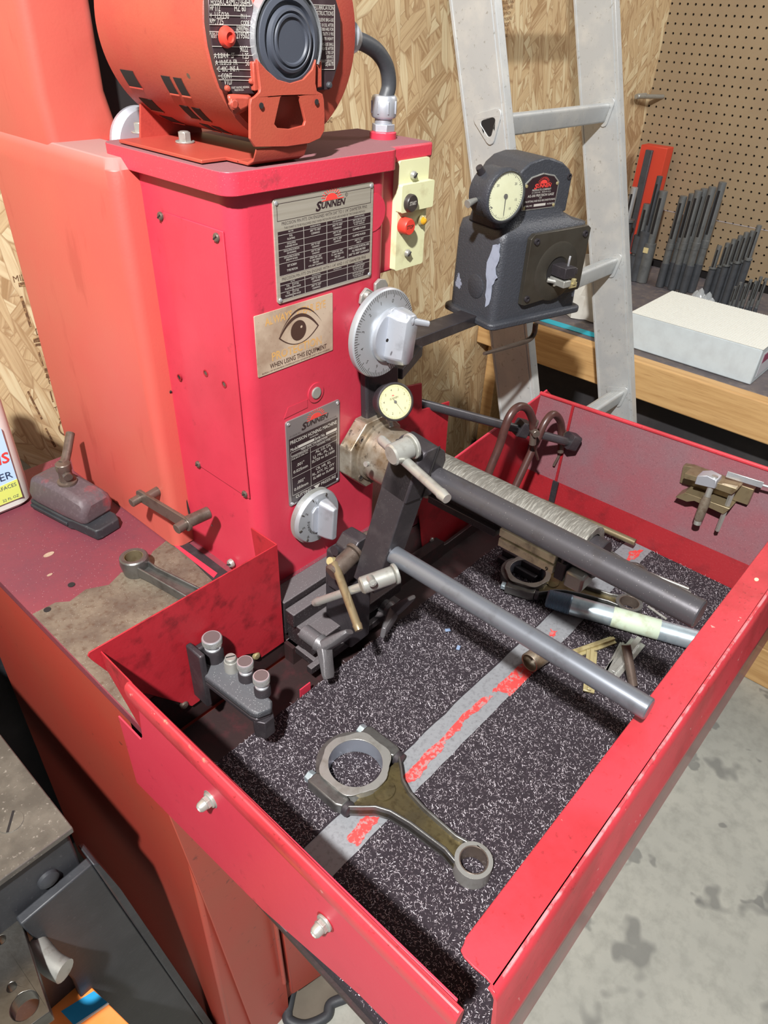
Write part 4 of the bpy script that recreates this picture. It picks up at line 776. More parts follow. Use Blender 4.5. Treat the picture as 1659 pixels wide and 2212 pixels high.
# ---- tray
YP = -.034
def Yp(pts, y=YP): return F2(pts, y)
b = MB(FRONT(0, YP, 0)); b.poly(Yp([(597, 1175), (191, 1408), (188, 1416), (196, 1424), (284, 1488), (413, 1524), (430, 1512), (436, 1475), (505, 1422), (532, 1412), (557, 1408), (563, 1419), (612, 1385)]), 0, .0016); spn = b.build('splash_panel', M_redg, mc, bev=.0004)
b = MB(LEFT(.0005, 0, 0)); b.poly([(-.010, .993), (.034, .9935), (.034, .838), (-.0, .90)][::-1], -.0, .0016); b.build('splash_panel_side', M_redg, mc, bev=.0004)
screw(553, 1416, .005, spn, y=-.0345, m=M_brass, h=.003, slot=False); screw(397, 1522, .005, spn, y=-.0345, m=M_brown, h=.003, slot=False)
b = MB(LEFT(TX, 0, 0)); sh = [(.095, .985), (.450, .991), (.452, .862), (.37, .852), (.25, .812), (.036, .783), (.036, .896), (.076, .896), (.082, .906)]
b.poly(sh[::-1], -.0018, 0); nw = b.build('tray_side', M_red, mc, bev=.0004)
b = MB(); 
def hem(y): return [(TX + .0005, y, TZ - .004), (TX - .001, y, TZ - .0005), (TX - .004, y, TZ + .0005), (TX - .0068, y, TZ - .002), (TX - .0080, y, TZ - .006), (TX - .0070, y, TZ - .020), (TX - .0035, y, TZ - .0235), (TX - .001, y, TZ - .022)]
b.loft([hem(y) for y in (-.090, -.094, -.456)]); b.build('side_hem', M_fl, mc)
b = MB(LEFT(TX + .001, 0, 0)); b.poly([(.036, .988), (.1, .985), (.1, .90), (.04, .965)][::-1], -.0008, .0004); b.build('corner_web', M_redg, nw, smooth=False)
for u, v in ((447, 1733), (695, 2000)):
    q = P(u, v, x=TX - .004); M = LEFT(TX - .0, q.y, q.z); b = MB(M); b.lathe([(.0075, 0), (.0075, .002), (.006, .003)], n=24); b.poly(circ(0, 0, .0062, 6), .002, .006); b.lathe([(.0052, .006), (.0045, .011), (.0030, .013), (.0026, .0115), (0, .0115)], n=20); b.build('acorn_nut', M_steel, nw, bev=.0003)
    b = MB(M); b.lathe([(.009, 0), (.009, .0004)], n=20); b.build('worn_ring', M_steel if v < 1900 else M_wip, nw)
# front rim
pts = [(994, 2032), (995, 2052), (1003, 2068), (1022, 2088), (1050, 2112), (1066, 2132), (1072, 2148)]
plan = [(P(u, v, z=TZ).x, P(u, v, z=TZ).y) for u, v in pts]; plan = [(-.183, -.4324), (-.1875, -.434)] + plan[1:] + [(plan[-1][0], -.4605), (.565, -.4605), (.565, -.4318)]
b = MB(); b.poly(plan, TZ - .0018, TZ); rim = b.build('front_rim', M_fl, mc, bev=.0006)
prof = [(-.4600, .9930), (-.4635, .9920), (-.4662, .9895), (-.4680, .985), (-.4725, .948), (-.4755, .9425), (-.4765, .9365), (-.4745, .9320), (-.4735, .93), (-.4730, .80), (-.4710, .80), (-.4705, .93), (-.4655, .985), (-.4640, .9885), (-.4620, .9905), (-.4600, .9912)]
b = MB(); b.loft([[(x, y, z) for y, z in prof] for x in (plan[-4][0] - .0005, .565)]); b.build('front_face', M_fl, mc, ang=50)
M_wear = mat('worn_pink_edge', srgb(208, 120, 124), .5, layers=[n_(60, .46, .56, srgb(186, 60, 68), .95), n_(160, .6, .7, srgb(170, 160, 150), .8)])
b = MB(); b.tube([(-.186, -.4627, .9915), (.1, -.4627, .9915), (.56, -.4627, .9915)], .0016, 8, False); b.build('worn_edge', M_wear, mc)
M_chip = mat('chipped_edge', srgb(186, 56, 64), .45, layers=[n_(50, .60, .66, srgb(140, 120, 100), .9), n_(160, .62, .7, srgb(90, 40, 36), .8)])
b = MB(); b.tube([(TX - .0045, -.094, TZ + .0002), (TX - .0045, -.3, TZ + .0002), (TX - .0045, -.455, TZ + .0002)], .0016, 8, False); b.build('worn_hem_edge', M_chip, mc)
q = P(1634, 1252, z=TZ); b = MB(); b.poly(circ(q.x, q.y, .0032, 14, ry=.0022), TZ, TZ + .0004); b.build('cream_spot', M_ivory, rim, smooth=False)
# far side
FXB = .527
def fx(y, z): 
    k = (z - .815) / (TZ - .815); top = .548 + (.5785 - .548) * ((-.034 - y) / .4); return FXB + (top - FXB) * k
zs = P(1400, 1128, x=.535).z
for nm, z0_, z1_, m in (('far_side_dusty', zs, TZ, M_far), ('far_side_wiped', .812, zs, M_wip)):
    b = MB(); rs = []
    for y in [-.034 - .4265 * i / 12 for i in range(13)]:
        a, c = fx(y, z0_), fx(y, z1_); zz = z0_ + (.0035 * math.sin(y * 60) if nm == 'far_side_wiped' or 1 else 0) * 0
        rs.append([(a, y, z0_), (c, y, z1_), (c + .002, y, z1_), (a + .002, y, z0_)])
    b.loft(rs); fw = b.build(nm, m, mc)
b = MB(); b.tube([(fx(-.034, TZ) + .001, -.034, TZ), (fx(-.2, TZ) + .001, -.2, TZ), (fx(-.462, TZ) + .001, -.462, TZ)], .0032, 10, False); b.build('far_hem', M_fl, mc)
a_ = P(1237, 876, x=.553).y; c_ = P(1196, 1048, x=.532).y
b = MB(); b.add([(fx(a_, TZ) - .002, a_, TZ), (fx(a_, TZ) - .002, a_ - .004, TZ), (fx(c_, zs) - .002, c_ - .004, zs), (fx(c_, zs) - .002, c_, zs), (fx(a_, TZ), a_, TZ), (fx(a_, TZ), a_ - .004, TZ), (fx(c_, zs), c_ - .004, zs), (fx(c_, zs), c_, zs)], [(0, 1, 2, 3), (4, 7, 6, 5), (0, 4, 5, 1), (1, 5, 6, 2), (2, 6, 7, 3), (3, 7, 4, 0)]); b.build('lap_seam', M_wip, mc)
b = MB(); b.box((fx(c_, .83) - .004, c_ - .010, .822), (fx(c_, .83) - .001, c_, zs + .004)); b.build('edge_block', M_black, mc)
b = MB(FRONT(0, YP, 0)); b.poly(Yp([(1181, 843), (1205, 868), (1130, 1075), (1040, 1132), (915, 1218), (898, 1060), (957, 1008), (1030, 955)])[::-1], 0, .0016); bs = b.build('back_splash', M_redg, mc, bev=.0004)
b = MB(); b.tube([P(1181, 843, y=YP), P(957, 1008, y=YP)], .0014, 8, False); b.build('back_splash_edge', M_red, mc)
for u, v in ((931, 1166), (1083, 1046), (1126, 1061)): screw(u, v, .0045, bs, y=YP - .001, m=M_steel, h=.003, slot=False)
# tray bottom
b = MB(); b.box((TX + .001, -.46, .806), (FXB + .002, -.036, .812)); tf = b.build('tray_bottom', M_trayf, mc)
b = MB(); b.box((TX + .012, -.0322, .812), (FXB, -.0314, .884)); b.build('tray_shade_plate', M_trayf, mc, smooth=False)  # added dark plate, makes the gap under the splash panel read as shade
b = MB(); b.box((TX + .002, -.2815, .812), (FXB - .001, -.2385, .8245)); b.build('divider_strip', M_strip, mc, bev=.001)
for pi, pts in enumerate((((1127, 1432), (1165, 1442), (1128, 1492), (1104, 1503), (1080, 1492), (1062, 1494), (1090, 1465)), ((1042, 1506), (1064, 1504), (1040, 1530), (1005, 1556), (992, 1576), (962, 1600), (958, 1618), (930, 1645), (905, 1680), (880, 1692), (868, 1680), (905, 1642), (975, 1570)),
        ((786, 1762), (820, 1766), (806, 1786), (790, 1806), (772, 1826), (757, 1818), (748, 1812), (768, 1784)), ((1362, 1190), (1388, 1188), (1374, 1206), (1350, 1214)), ((1190, 1360), (1204, 1364), (1196, 1376), (1184, 1372)))):
    rr = random.Random(pi); o = []
    for i in range(len(pts)):
        a, c = pts[i], pts[(i + 1) % len(pts)]
        for k in range(5):
            u, v = a[0] + (c[0] - a[0]) * k / 5 + rr.uniform(-2.5, 2.5), a[1] + (c[1] - a[1]) * k / 5 + rr.uniform(-2.5, 2.5); p_ = P(u, v, z=.8252); o.append((p_.x, max(-.281, min(-.2387, p_.y))))
    b = MB(); b.poly(o, .8246, .8252); b.build('paint_patch', M_stripr, mc, smooth=False)
q = P(660, 1490, z=.826); b = MB(); b.box((q.x - .008, q.y, .812), (q.x + .008, q.y + .0015, .832)); b.build('locating_tab', M_red, mc)
# machine way (cross rail) with T-slot, and stroke bracket
b = MB(); b.box((.004, -.052, .872), (.165, -.036, .893)); b.box((.004, -.0355, .85), (.175, -.006, .902)); b.build('upper_way', M_way, mc, bev=.0015)
b = MB(); b.box((.0, -.088, .855), (.16, -.060, .872)); b.box((.008, -.062, .84), (.165, -.034, .872)); b.build('lower_way', M_way, mc, bev=.0015)
b = MB(); b.box((-.010, -.096, .836), (.15, -.088, .846)); b.box((.004, -.088, .83), (.16, -.034, .84)); b.build('slot_lip', M_way, mc, bev=.001)
b = MB(); b.box((.0, -.052, .812), (.30, -.036, .84)); b.build('way_foot', M_trayf, mc)
b = MB(FRONT(0, -.045, 0)); b.poly(F2([(745, 1285), (810, 1250), (960, 1170), (1075, 1085), (1075, 1120), (1000, 1185), (870, 1290), (800, 1400), (752, 1400)], -.045)[::-1], 0, .006); b.build('dark_void_sheet', M_trayf, mc, bev=.001)  # dark sheet that stands in for the dark void beyond the link arm
# ================================================================ things on and around the machine
# ---- precision gage on its arm
GA = math.radians(-14.7); GM = Matrix.Translation((.4736, .0263, 1.1)) @ Matrix.Rotation(GA, 4, 'Z')
gg = thing('precision_gage', 'black wrinkle-painted precision gage with round dial held out beside the column', 'gauge', M=GM)
def GF(z=0): return GM @ Matrix(((1, 0, 0, 0), (0, 0, -1, z), (0, 1, 0, 0), (0, 0, 0, 1)))   # local z towards the front, x right, y up
def gsec(x0, x1, y0, y1, z, r=.012): return [(a, c, z) for a, c in rrect(x0, y0, x1, y1, r)]
b = MB(GM); b.loft([gsec(-.004, .186, -.004, .115, -.002), gsec(-.004, .186, -.004, .115, .007), gsec(.002, .180, .002, .110, .009)]); b.build('foot_flange', M_wrink0, gg, bev=.002)
b = MB(GM); b.loft([gsec(.003, .179, .004, .108, .009), gsec(.004, .176, .004, .108, .12), gsec(.007, .174, .006, .106, .134), gsec(.018, .155, .012, .100, .139, .014), gsec(.028, .137, .016, .098, .148, .016), gsec(.030, .134, .018, .096, .160, .016)])
body = b.build('body', M_wrinkle, gg, ang=60)
b = MB(GF(0)); hd = [(.030, .15), (.134, .15), (.135, .195), (.128, .206), (.112, .216), (.092, .222), (.070, .223), (.050, .219), (.036, .210), (.029, .200)]
b.poly(hd, -.096, -.018); b.build('head', M_wrinkle, gg, bev=.006, seg=3)
b = MB(GF(0)); b.poly([(.051, .030), (.058, .028), (.168, .037), (.170, .042), (.170, .128), (.164, .132), (.058, .130), (.051, .124)], -.004, .004); fp = b.build('front_plate', M_plateb, gg, bev=.0006)
b = MB(GF(0)); hx, hy = .112, .072
b.lathe([(.044, .0035), (.040, .0055), (.026, .0065), (.022, .0065), (.020, .0046), (.020, .004)], Matrix.Translation((hx, hy, 0)), 48, caps=False); b.build('boss_ring', M_plateb, fp)
b = MB(GF(0)); b.lathe([(.0205, .0046), (0, .0046)], Matrix.Translation((hx, hy, 0)), 40, caps=False); b.build('bore_opening', M_hole, fp)
for x, y in ((.062, .120), (.159, .121), (.060, .038), (.160, .046)):
    b = MB(GF(0)); b.lathe([(.0048, .004), (.0046, .0065), (.0028, .0068), (.0026, .005), (0, .005)], Matrix.Translation((x, y, 0)), 20); b.build('socket_screw', M_black, fp)
b = MB(GF(0)); b.box((hx - .010, hy - .004, -.01), (hx + .012, hy + .012, .032)); b.box((hx + .004, hy + .0, .01), (hx + .018, hy + .009, .030)); jw = b.build('measuring_jaw', M_black, gg, bev=.001)
b = MB(GF(0)); b.box((hx - .011, hy - .016, -.01), (hx + .004, hy - .006, .034)); b.cyl((hx - .018, hy - .010, .006), (hx - .004, hy - .012, .020), .004, .0028, 14); b.build('lower_jaw', M_steel, gg, bev=.001)
b = MB(GF(0)); b.box((hx + .002, hy - .018, .024), (hx + .017, hy - .010, .034)); b.box((hx + .007, hy - .013, .030), (hx + .012, hy - .004, .036)); b.build('jaw_tip', M_brass, gg, bev=.0006)
b = MB(GF(0)); b.tube([(hx + .004, hy + .012, .022), (hx + .003, hy + .020, .023), (hx + .005, hy + .026, .022)], .0016, 8); b.build('jaw_pin', M_bright, gg)
nM = GF(.018)
b = MB(GF(0)); npo = [(.044, .158), (.108, .158), (.109, .192), (.098, .201), (.076, .205), (.055, .201), (.043, .192)]
b.poly(npo, -.0182, -.0168); gp = b.build('name_plate', M_steel, gg, bev=.0003)
b = MB(GF(0)); b.poly([(.0765 + (x - .0765) * .94, .180 + (y - .180) * .93) for x, y in npo], -.0170, -.0165); b.build('name_plate_field', M_ink, gp, smooth=False)
s_ = MB(GF(0)); r_ = MB(GF(0)); Zg = -.0163
sunlogo(r_, r_, .077, .1865, .032, Zg)
for s, y, hh, ww in (('PRODUCTS COMPANY', .1825, .0026, .036), ('ST. LOUIS, MO.   MADE IN U.S.A.', .1798, .0016, .036), ('AG-300 PRECISION GAGE', .1750, .0034, .050), ('FOR', .1722, .0016, .005), ('PIN FITTING AND ROD RECONDITIONING', .1683, .0026, .058), ('SERIAL NO.', .1628, .0022, .016), ('PATENTED', .1628, .0022, .014)):
    s_.text(s, {'SERIAL NO.': .055, 'PATENTED': .098}.get(s, .0765), y, hh, w=ww, al='c', z=Zg, bold=.012)
s_.box((.0655, .1622, Zg), (.088, .1655, Zg + .0002)); s_.build('plate_lettering', M_silver, gp, smooth=False); r_.build('sun_emblem', M_inkred, gp, smooth=False)
for x, y in ((.0475, .1615), (.1045, .1615), (.047, .190), (.105, .190)):
    b = MB(GF(0)); b.lathe([(.0024, -.0168), (.002, -.0158), (0, -.0155)], Matrix.Translation((x, y, 0)), 14); b.build('rivet', M_brass, gp)
for x, y in ((.034, .197), (.128, .197)):
    b = MB(GF(0)); b.lathe([(.0042, -.0185), (.0042, -.0165), (.0024, -.0162), (.0022, -.018)], Matrix.Translation((x, y, 0)), 18); b.build('socket_screw', M_black, gg)
b = MB(GM @ Matrix(((0, 0, -1, .0045), (-1, 0, 0, .048), (0, 1, 0, .05), (0, 0, 0, 1)))); b.lathe([(.0175, -.001), (.0175, .002), (.0155, .003), (.0, .003)], n=36); b.build('side_plug', M_wrink0, gg)
for pts, k in ((((.030, .085), (.040, .112), (.052, .118), (.056, .100), (.050, .085), (.055, .07), (.048, .055), (.046, .030), (.040, .022), (.036, .04), (.034, .06)), 'side'),):
    b = MB(GM @ Matrix(((0, 0, -1, .0034), (-1, 0, 0, .060), (0, 1, 0, .004), (0, 0, 0, 1)))); rr = random.Random(5)
    pp_ = []
    for i in range(len(pts)):
        a, c = pts[i], pts[(i + 1) % len(pts)]
        for t in (0, .33, .66): pp_.append((a[0] * (1 - t) + c[0] * t + rr.uniform(-.0015, .0015), a[1] * (1 - t) + c[1] * t + rr.uniform(-.0015, .0015)))
    b.poly(pp_, -.0, .0006); b.build('flaked_patch', M_grey, body, smooth=False)
gd = GF(.0)
dc = (-.013, .187)
b = MB(gd); b.lathe([(.030, -.030), (.032, -.028), (.032, -.002), (.0345, .000), (.0345, .008), (.033, .0105), (.0305, .0115), (.0300, .008)], Matrix.Translation((dc[0], dc[1], 0)), 56, caps=False); gi = b.build('dial_case', M_wrink0, gg)
b = MB(gd); b.lathe([(.0302, .0085), (0, .0085)], Matrix.Translation((dc[0], dc[1], 0)), 48, caps=False); b.build('dial_face', M_face2, gi)
b = MB(gd @ Matrix.Translation((dc[0], dc[1], .0088))); ticks(b, 60, .0265, .0285, .00015, 5, .025)
for k, (t, r, a) in enumerate((('20', .020, 40), ('15', .020, 340), ('10', .020, 300), ('20', .020, 140))): b.text(t, r * math.cos(math.radians(a)), r * math.sin(math.radians(a)), .003, al='c')
b.poly([(-.0007, .002), (.0007, .002), (.0005, -.024), (-.0002, -.024)], .0005, .0008); b.lathe([(.003, 0), (.003, .0012), (0, .0015)], n=18); b.box((-.016, -.0215, 0), (-.012, -.0205, .0004), Matrix.Rotation(-.5, 4, 'Z')); b.build('dial_print', M_dkink, gi, smooth=False)
b = MB(gd); b.lathe([(.0300, .0098), (.02, .0112), (0, .0118)], Matrix.Translation((dc[0], dc[1], 0)), 40, caps=False); b.build('dial_glass', M_glass, gi)
b = MB(gd); b.cyl((dc[0] - .032, dc[1] - .006, -.012), (dc[0] - .046, dc[1] - .009, -.010), .0032, .0052, 16); b.cyl((dc[0] - .046, dc[1] - .009, -.010), (dc[0] - .048, dc[1] - .0095, -.0097), .0052, n=16); b.build('clamp_knob', M_steel, gi)
b = MB(gd); b.cyl((dc[0] - .020, dc[1] + .024, -.020), (dc[0] - .027, dc[1] + .032, -.019), .0055, .0045, 14); b.build('stem', M_black, gi)
b = MB(GM); b.loft([gsec(.006, .05, .02, .09, .135, .01), gsec(-.004, .05, .022, .07, .16, .01), gsec(-.004, .05, .022, .06, .19, .01)]); b.build('dial_shoulder', M_wrink0, gg, bev=.003)
b = MB(); a_ = Vector((.215, .030, 1.135)); c_ = Vector((.53, .085, 1.095)); M_ = axf(a_, c_); L_ = (c_ - a_).length
b.add([(x, y, z) for z in (0, L_) for x, y in ((-.017, -.0075), (.017, -.0075), (.017, .0075), (-.017, .0075))], [(0, 1, 2, 3), (7, 6, 5, 4), (0, 4, 5, 1), (1, 5, 6, 2), (2, 6, 7, 3), (3, 7, 4, 0)], M_); b.build('support_arm', M_black, gg, bev=.0012)
b = MB(); a_ = Vector((.225, .0, 1.118)); c_ = Vector((.30, .03, 1.118)); M_ = axf(a_, c_); L_ = (c_ - a_).length
b.add([(x, y, z) for z in (0, L_) for x, y in ((-.012, -.008), (.012, -.008), (.012, .006), (-.012, .006))], [(0, 1, 2, 3), (7, 6, 5, 4), (0, 4, 5, 1), (1, 5, 6, 2), (2, 6, 7, 3), (3, 7, 4, 0)], M_); b.build('arm_bracket', M_black, gg, bev=.0012)
lv = [P(u, v, y=.03) for u, v in ((1157, 700), (1153, 722), (1138, 736), (1095, 750), (1046, 764))]
b = MB(); b.tube(lv, .0035, 12, rs=[.0045, .0045, .0042, .0036, .0026]); b.build('release_lever', M_brown, gg)
# ---- dial indicator on the column
ic = P(853, 868, y=-.05); iN = Vector((-.42, -.78, .40)).normalized(); iU = Vector((0, 0, 1)); iM = fr(ic, iU.cross(iN), iU - iN * iU.dot(iN))
di = thing('dial_indicator', 'dial indicator with aged yellow face above the spindle nose', 'gauge', M=Matrix.Translation(ic))
R1 = .0205
b = MB(iM); b.lathe([(.017, -.024), (R1 * .98, -.022), (R1 * .98, -.004), (R1 * 1.06, -.003), (R1 * 1.08, .002), (R1, .0035), (R1 * .95, .0015)], n=56, caps=False); b.build('case', M_black, di)
b = MB(iM); ticks(b, 90, R1 * 1.065, R1 * 1.09, .0002, z=-.002); b.build('bezel_knurling', M_rub, di, smooth=False)
b = MB(iM); b.lathe([(R1 * .96, .0012), (0, .0012)], n=48, caps=False); dfc = b.build('face', M_face, di)
b = MB(iM @ Matrix.Translation((0, 0, .0014))); ticks(b, 80, R1 * .84, R1 * .92, .00009, 4, R1 * .8)
for k, t in enumerate(('0', '1', '2', '3', '4', '5', '4', '3', '2', '1')):
    a = math.radians(-38 - 36 * k); b.text(t, R1 * .68 * math.cos(a), R1 * .68 * math.sin(a) - .0009, .0026, al='c', rot=a + math.pi / 2 if 0 else math.radians(-8), bold=.01)
b.text('SUNNEN', -.0012, .0035, .0022, w=.0105, al='c', rot=math.radians(12), shear=.2, bold=.02); nd = math.radians(-57)
c, s = math.cos(nd), math.sin(nd); b.poly([(-.004 * c - .0004 * s, -.004 * s + .0004 * c), (-.004 * c + .0004 * s, -.004 * s - .0004 * c), (R1 * .86 * c, R1 * .86 * s)][::1], .0006, .0009); b.lathe([(.0019, .0004), (.0016, .0012), (0, .0014)], n=16); b.build('face_print', M_dkink, di, smooth=False)
b = MB(iM @ Matrix.Translation((-.002, .0068, .0014))); b.poly(circ(0, 0, .0016, 10, 0, math.pi), 0, .0001); b.build('sun_emblem', M_inkred, di, smooth=False)
b = MB(iM); b.lathe([(R1 * .95, .0018), (R1 * .6, .0028), (0, .0032)], n=40, caps=False); b.build('crystal', M_glass, di)
b = MB(); e1 = ic + Vector((.004, .01, -.024)); b.cyl(e1, e1 + Vector((.0, .0, -.006)), .0045, n=8); b.cyl(e1 + Vector((0, .0, -.004)), e1 + Vector((-.001, -.004, -.012)), .0028, n=12); b.build('stem_clamp', M_steel, di)
b = MB(); b.cyl(ic + Vector((.01, .018, -.004)), (ic.x + .022, -.004, ic.z - .004), .006, n=16); b.build('mounting_stud', M_black, di)
# ---- coolant bar with two hoses
A_, B_ = P(897, 868, y=.012), P(1236, 957, y=-.115)
cb = thing('coolant_bar', 'dark round bar carrying the two coolant hoses over the tray corner', 'rod', A_)
b = MB(); b.cyl(A_, B_, .0066, n=20, ch=.0006); b.build('bar', M_rodb, cb)
dB = (B_ - A_).normalized()
def hosecl(nm, lab, pts, uc, vc, tip):
    h_ = thing(nm, lab, 'hose', P(*pts[0], y=-.06), 'coolant hoses')
    q = [P(u, v, y=-.085 - .01 * i / len(pts)) for i, (u, v) in enumerate(pts)]
    b = MB(); b.tube(q, .0058, 14); b.build('hose', M_hose, h_)
    e = q[-1]; b = MB(); b.cyl(e + Vector((0, 0, .008)), e + Vector((.001, -.003, -.026)), .0052, n=16, ch=.0004); b.cyl(e + Vector((0, 0, .012)), e + Vector((0, 0, .006)), .0062, n=16); b.build('nozzle', M_brown, h_)
    k = ((e - A_).dot(dB)); c = A_ + dB * k + Vector((.004, 0, 0)); b = MB(axf(c - dB * .008, c + dB * .008)); b.poly(rrect(-.012, -.011, .010, .013, .004), 0, .016); b.build('clamp_block', M_black, h_, bev=.001)
    b = MB(); b.cyl(e + Vector((.002, .002, -.004)), e + Vector((-.006, -.010, -.004)), .0056, n=18, ch=.0006); b.build('thumb_screw', M_brown, h_)
    b = MB(); b.tube([e + Vector((.006, .0, -.024)), e + Vector((.009, 0, -.030)), P(tip[0], tip[1], y=-.09)], .0022, 8); b.build('clip_wire', M_brown, h_)
hosecl('coolant_hose', 'brown coolant hose, the one looped over the bar nearer the gauge', [(1040, 1075), (1056, 1020), (1078, 965), (1098, 905), (1118, 880), (1138, 882), (1150, 905), (1152, 925)], 1150, 925, (1162, 992))
hosecl('coolant_hose', 'brown coolant hose, the one looped over the outer end of the bar', [(1105, 1068), (1132, 1010), (1160, 950), (1178, 912), (1194, 895), (1208, 905), (1213, 925), (1213, 945)], 1213, 945, (1196, 1006))
# ---- stroking clamp with two support rods
def cylx(b, p0, p1, r, **k): b.cyl(p0, p1, r, **k)
ca = thing('support_rod_clamp', 'dark link arm clamping two long steel rods in front of the spindle', 'clamp', (.05, -.15, .9))
dv = Vector((-.0232, .014, -.112)).normalized(); top_c = Vector((.079, -.158, 1.135)); Lb = .178
M_ = fr(top_c, Vector((1, 0, -.2)), -dv)
b = MB(M_); b.box((-.0155, -Lb + .012, -.0165), (.0155, .006, .0155)); b.build('link_arm', M_black, ca, bev=.0012)
b = MB(M_); b.poly([(-.0155, -.050), (.026, -.050), (.032, -.044), (.033, -.010), (.026, .002), (.010, .010), (-.008, .008), (-.0155, -.002)], -.0175, .0170); b.build('clamp_head', M_black, ca, bev=.002)
b = MB(M_); b.box((.010, -.051, .0166), (.0115, .011, .0178)); b.build('clamp_slit', M_hole, ca, smooth=False)
R1a, R1b = Vector((.0975, -.145, 1.1)), P(1510, 1329, z=1.1); R1b.x = .0905
b = MB(); b.cyl(R1a, P(1513, 1328, z=1.1), .0123, n=36, ch=.0012); b.build('support_rod', M_rodb, ca, label='thicker dark rod from the clamp head')
b = MB(); b.cyl((.053, -.128, 1.02), P(1403, 1533, z=1.02), .0100, n=36, ch=.001); b.build('support_rod', M_rodg, ca, label='slimmer grey rod from the lower end of the link arm')
# T-handle screws
def handle(lbl, s0, s1, rb, h0, h1, rh, m, m2):
    s0, s1, h0, h1 = map(Vector, (s0, s1, h0, h1)); d = (s1 - s0).normalized()
    b = MB(); b.cyl(s0, s0 + d * .004, rb * 1.2, n=32, ch=.0008); b.cyl(s0 + d * .004, s1, rb, n=32, ch=.0016); o = b.build('clamp_screw', m, ca, label=lbl)
    b = MB(); b.tube([h0, h0 * .97 + h1 * .03, h0 * .1 + h1 * .9, h0 * .08 + h1 * .92, h1], rh, 18, False, rs=[rh * .8, rh * 1.05, rh, rh * 1.15, rh * .95]); b.build('tommy_bar', m2, o)
handle('bright clamp screw at the top of the link arm', P(893, 962, x=.062), P(844, 984, x=.036), .0105, P(822, 948, x=.058), P(966, 1078, x=.030), .0048, M_steel, M_steel)
handle('bright clamp screw at the bottom of the link arm', P(858, 1238, x=.040), P(779, 1266, x=.004), .0092, P(808, 1258, x=.012) , P(680, 1302, x=.008), .0046, M_steel, M_steel)
q = P(801, 1254, x=.008); b = MB(); b.cyl(q + Vector((.002, .003, 0)), q + Vector((-.004, -.006, .003)), .0042, n=16); b.cyl(q + Vector((-.004, -.006, .003)), q + Vector((-.0048, -.0072, .0036)), .0024, n=6); b.build('screw_stud', M_steel, ca)
handle('oily brown clamp screw behind the lower end', P(770, 1190, x=.045), P(716, 1240, x=.008), .0100, P(722, 1215, x=.015), P(776, 1362, x=-.012), .0045, M_brown, M_bronze)
q = P(712, 1212, x=.012); b = MB(); b.cyl(q + Vector((.006, 0, -.004)), q, .0048, .0044, 18); b.build('bar_end', M_brass, ca)
b = MB(FRONT(0, -.10, 0)); q = P(765, 1180, y=-.10); b.poly([(q.x + .019 * math.cos(math.radians(a)), q.z + .019 * math.sin(math.radians(a))) for a in range(22, 382, 45)], -.012, .014); b.build('clamp_block', M_black, ca, bev=.0015)
ep = [P(770, 1240, y=-.09), P(778, 1195, y=-.095), P(792, 1168, y=-.10), P(815, 1168, y=-.11), P(845, 1190, y=-.125), P(870, 1215, y=-.14)]
b = MB(); b.tube(ep, .0105, 18); b.build('bent_pipe', M_brown, ca)
b = MB(); q = P(722, 1190, y=-.09); b.cyl(q, q + Vector((.03, 0, -.004)), .006, n=14); b.build('cross_pin', M_black, ca)
b = MB(); b.box((.046, -.106, .845), (.080, -.062, .95)); b.box((.040, -.102, .93), (.072, -.07, .985)); b.build('slide_bracket', M_black, ca, bev=.003)
# ---- honing mandrel on the spindle
hm = thing('honing_mandrel', 'large honing mandrel with grey truing shell and cream stone on the spindle', 'mandrel', (.178, -.12, 1.0))
mx, mz = .190, 1.028
b = MB(); b.cyl((mx - .004, -.10, mz), (mx, -.324, mz), .0215, n=40, ch=.001); b.build('mandrel_body', M_black, hm)
Ms = FRONT(mx, 0, mz); b = MB(Ms); n = 26; o1 = circ(0, 0, .031, n, math.radians(-20), math.radians(165)); i1 = circ(0, 0, .0225, n, math.radians(-20), math.radians(165))
b.poly(o1 + i1[::-1], .10, .309); b.build('truing_shell', mat('scored_iron', srgb(126, 124, 118), .5, .5, layers=[n_(40, .45, .7, srgb(94, 88, 80), .8, st=(.4, 6, .4)), n_(160, .5, .62, srgb(180, 178, 170), .6, st=(.5, 5, .5))], bump=(120, .5, (.5, 6, .5))), hm, bev=.0008)
for nm, (xa, za), y0_, y1_, hx_, hz_, m in (('stone_holder', (-.025, -.010), -.118, -.213, .0055, .0045, M_black), ('stone_rail', (-.0225, .003), -.115, -.225, .003, .0035, M_rodb),
        ('honing_stone', (-.0235, -.018), -.218, -.287, .0062, .0052, M_stone), ('honing_stone', (-.0262, -.0042), -.218, -.287, .0045, .0048, M_stone)):
    b = MB(); b.box((mx + xa - hx_, y1_, mz + za - hz_), (mx + xa + hx_, y0_, mz + za + hz_)); b.build(nm, m, hm, bev=.0008)
b = MB(FRONT(mx - .0235 , 0, mz - .018)); 
b = MB(fr((mx - .0298, -.281, mz - .0195), (0, -1, 0), (0, 0, 1))); b.text('9', -.001, -.003, .0055, al='c', z=.0002, bold=.02); b.build('stone_number', M_dkink, hm, smooth=False)
b = MB(); b.box((mx - .030, -.300, mz - .026), (mx - .012, -.289, mz - .004)); b.box((mx - .029, -.296, mz - .026), (mx - .017, -.293, mz + .001)); b.build('end_block', M_black, hm, bev=.001)
b = MB(); b.box((mx - .031, -.322, mz - .029), (mx - .004, -.301, mz - .009)); b.build('end_shoe', M_steel, hm, bev=.003)
b = MB(); b.cyl((mx - .022, -.255, mz + .008), (mx - .022, -.19, mz + .006), .0024, n=8); b.build('wire_clip', M_bright, hm)
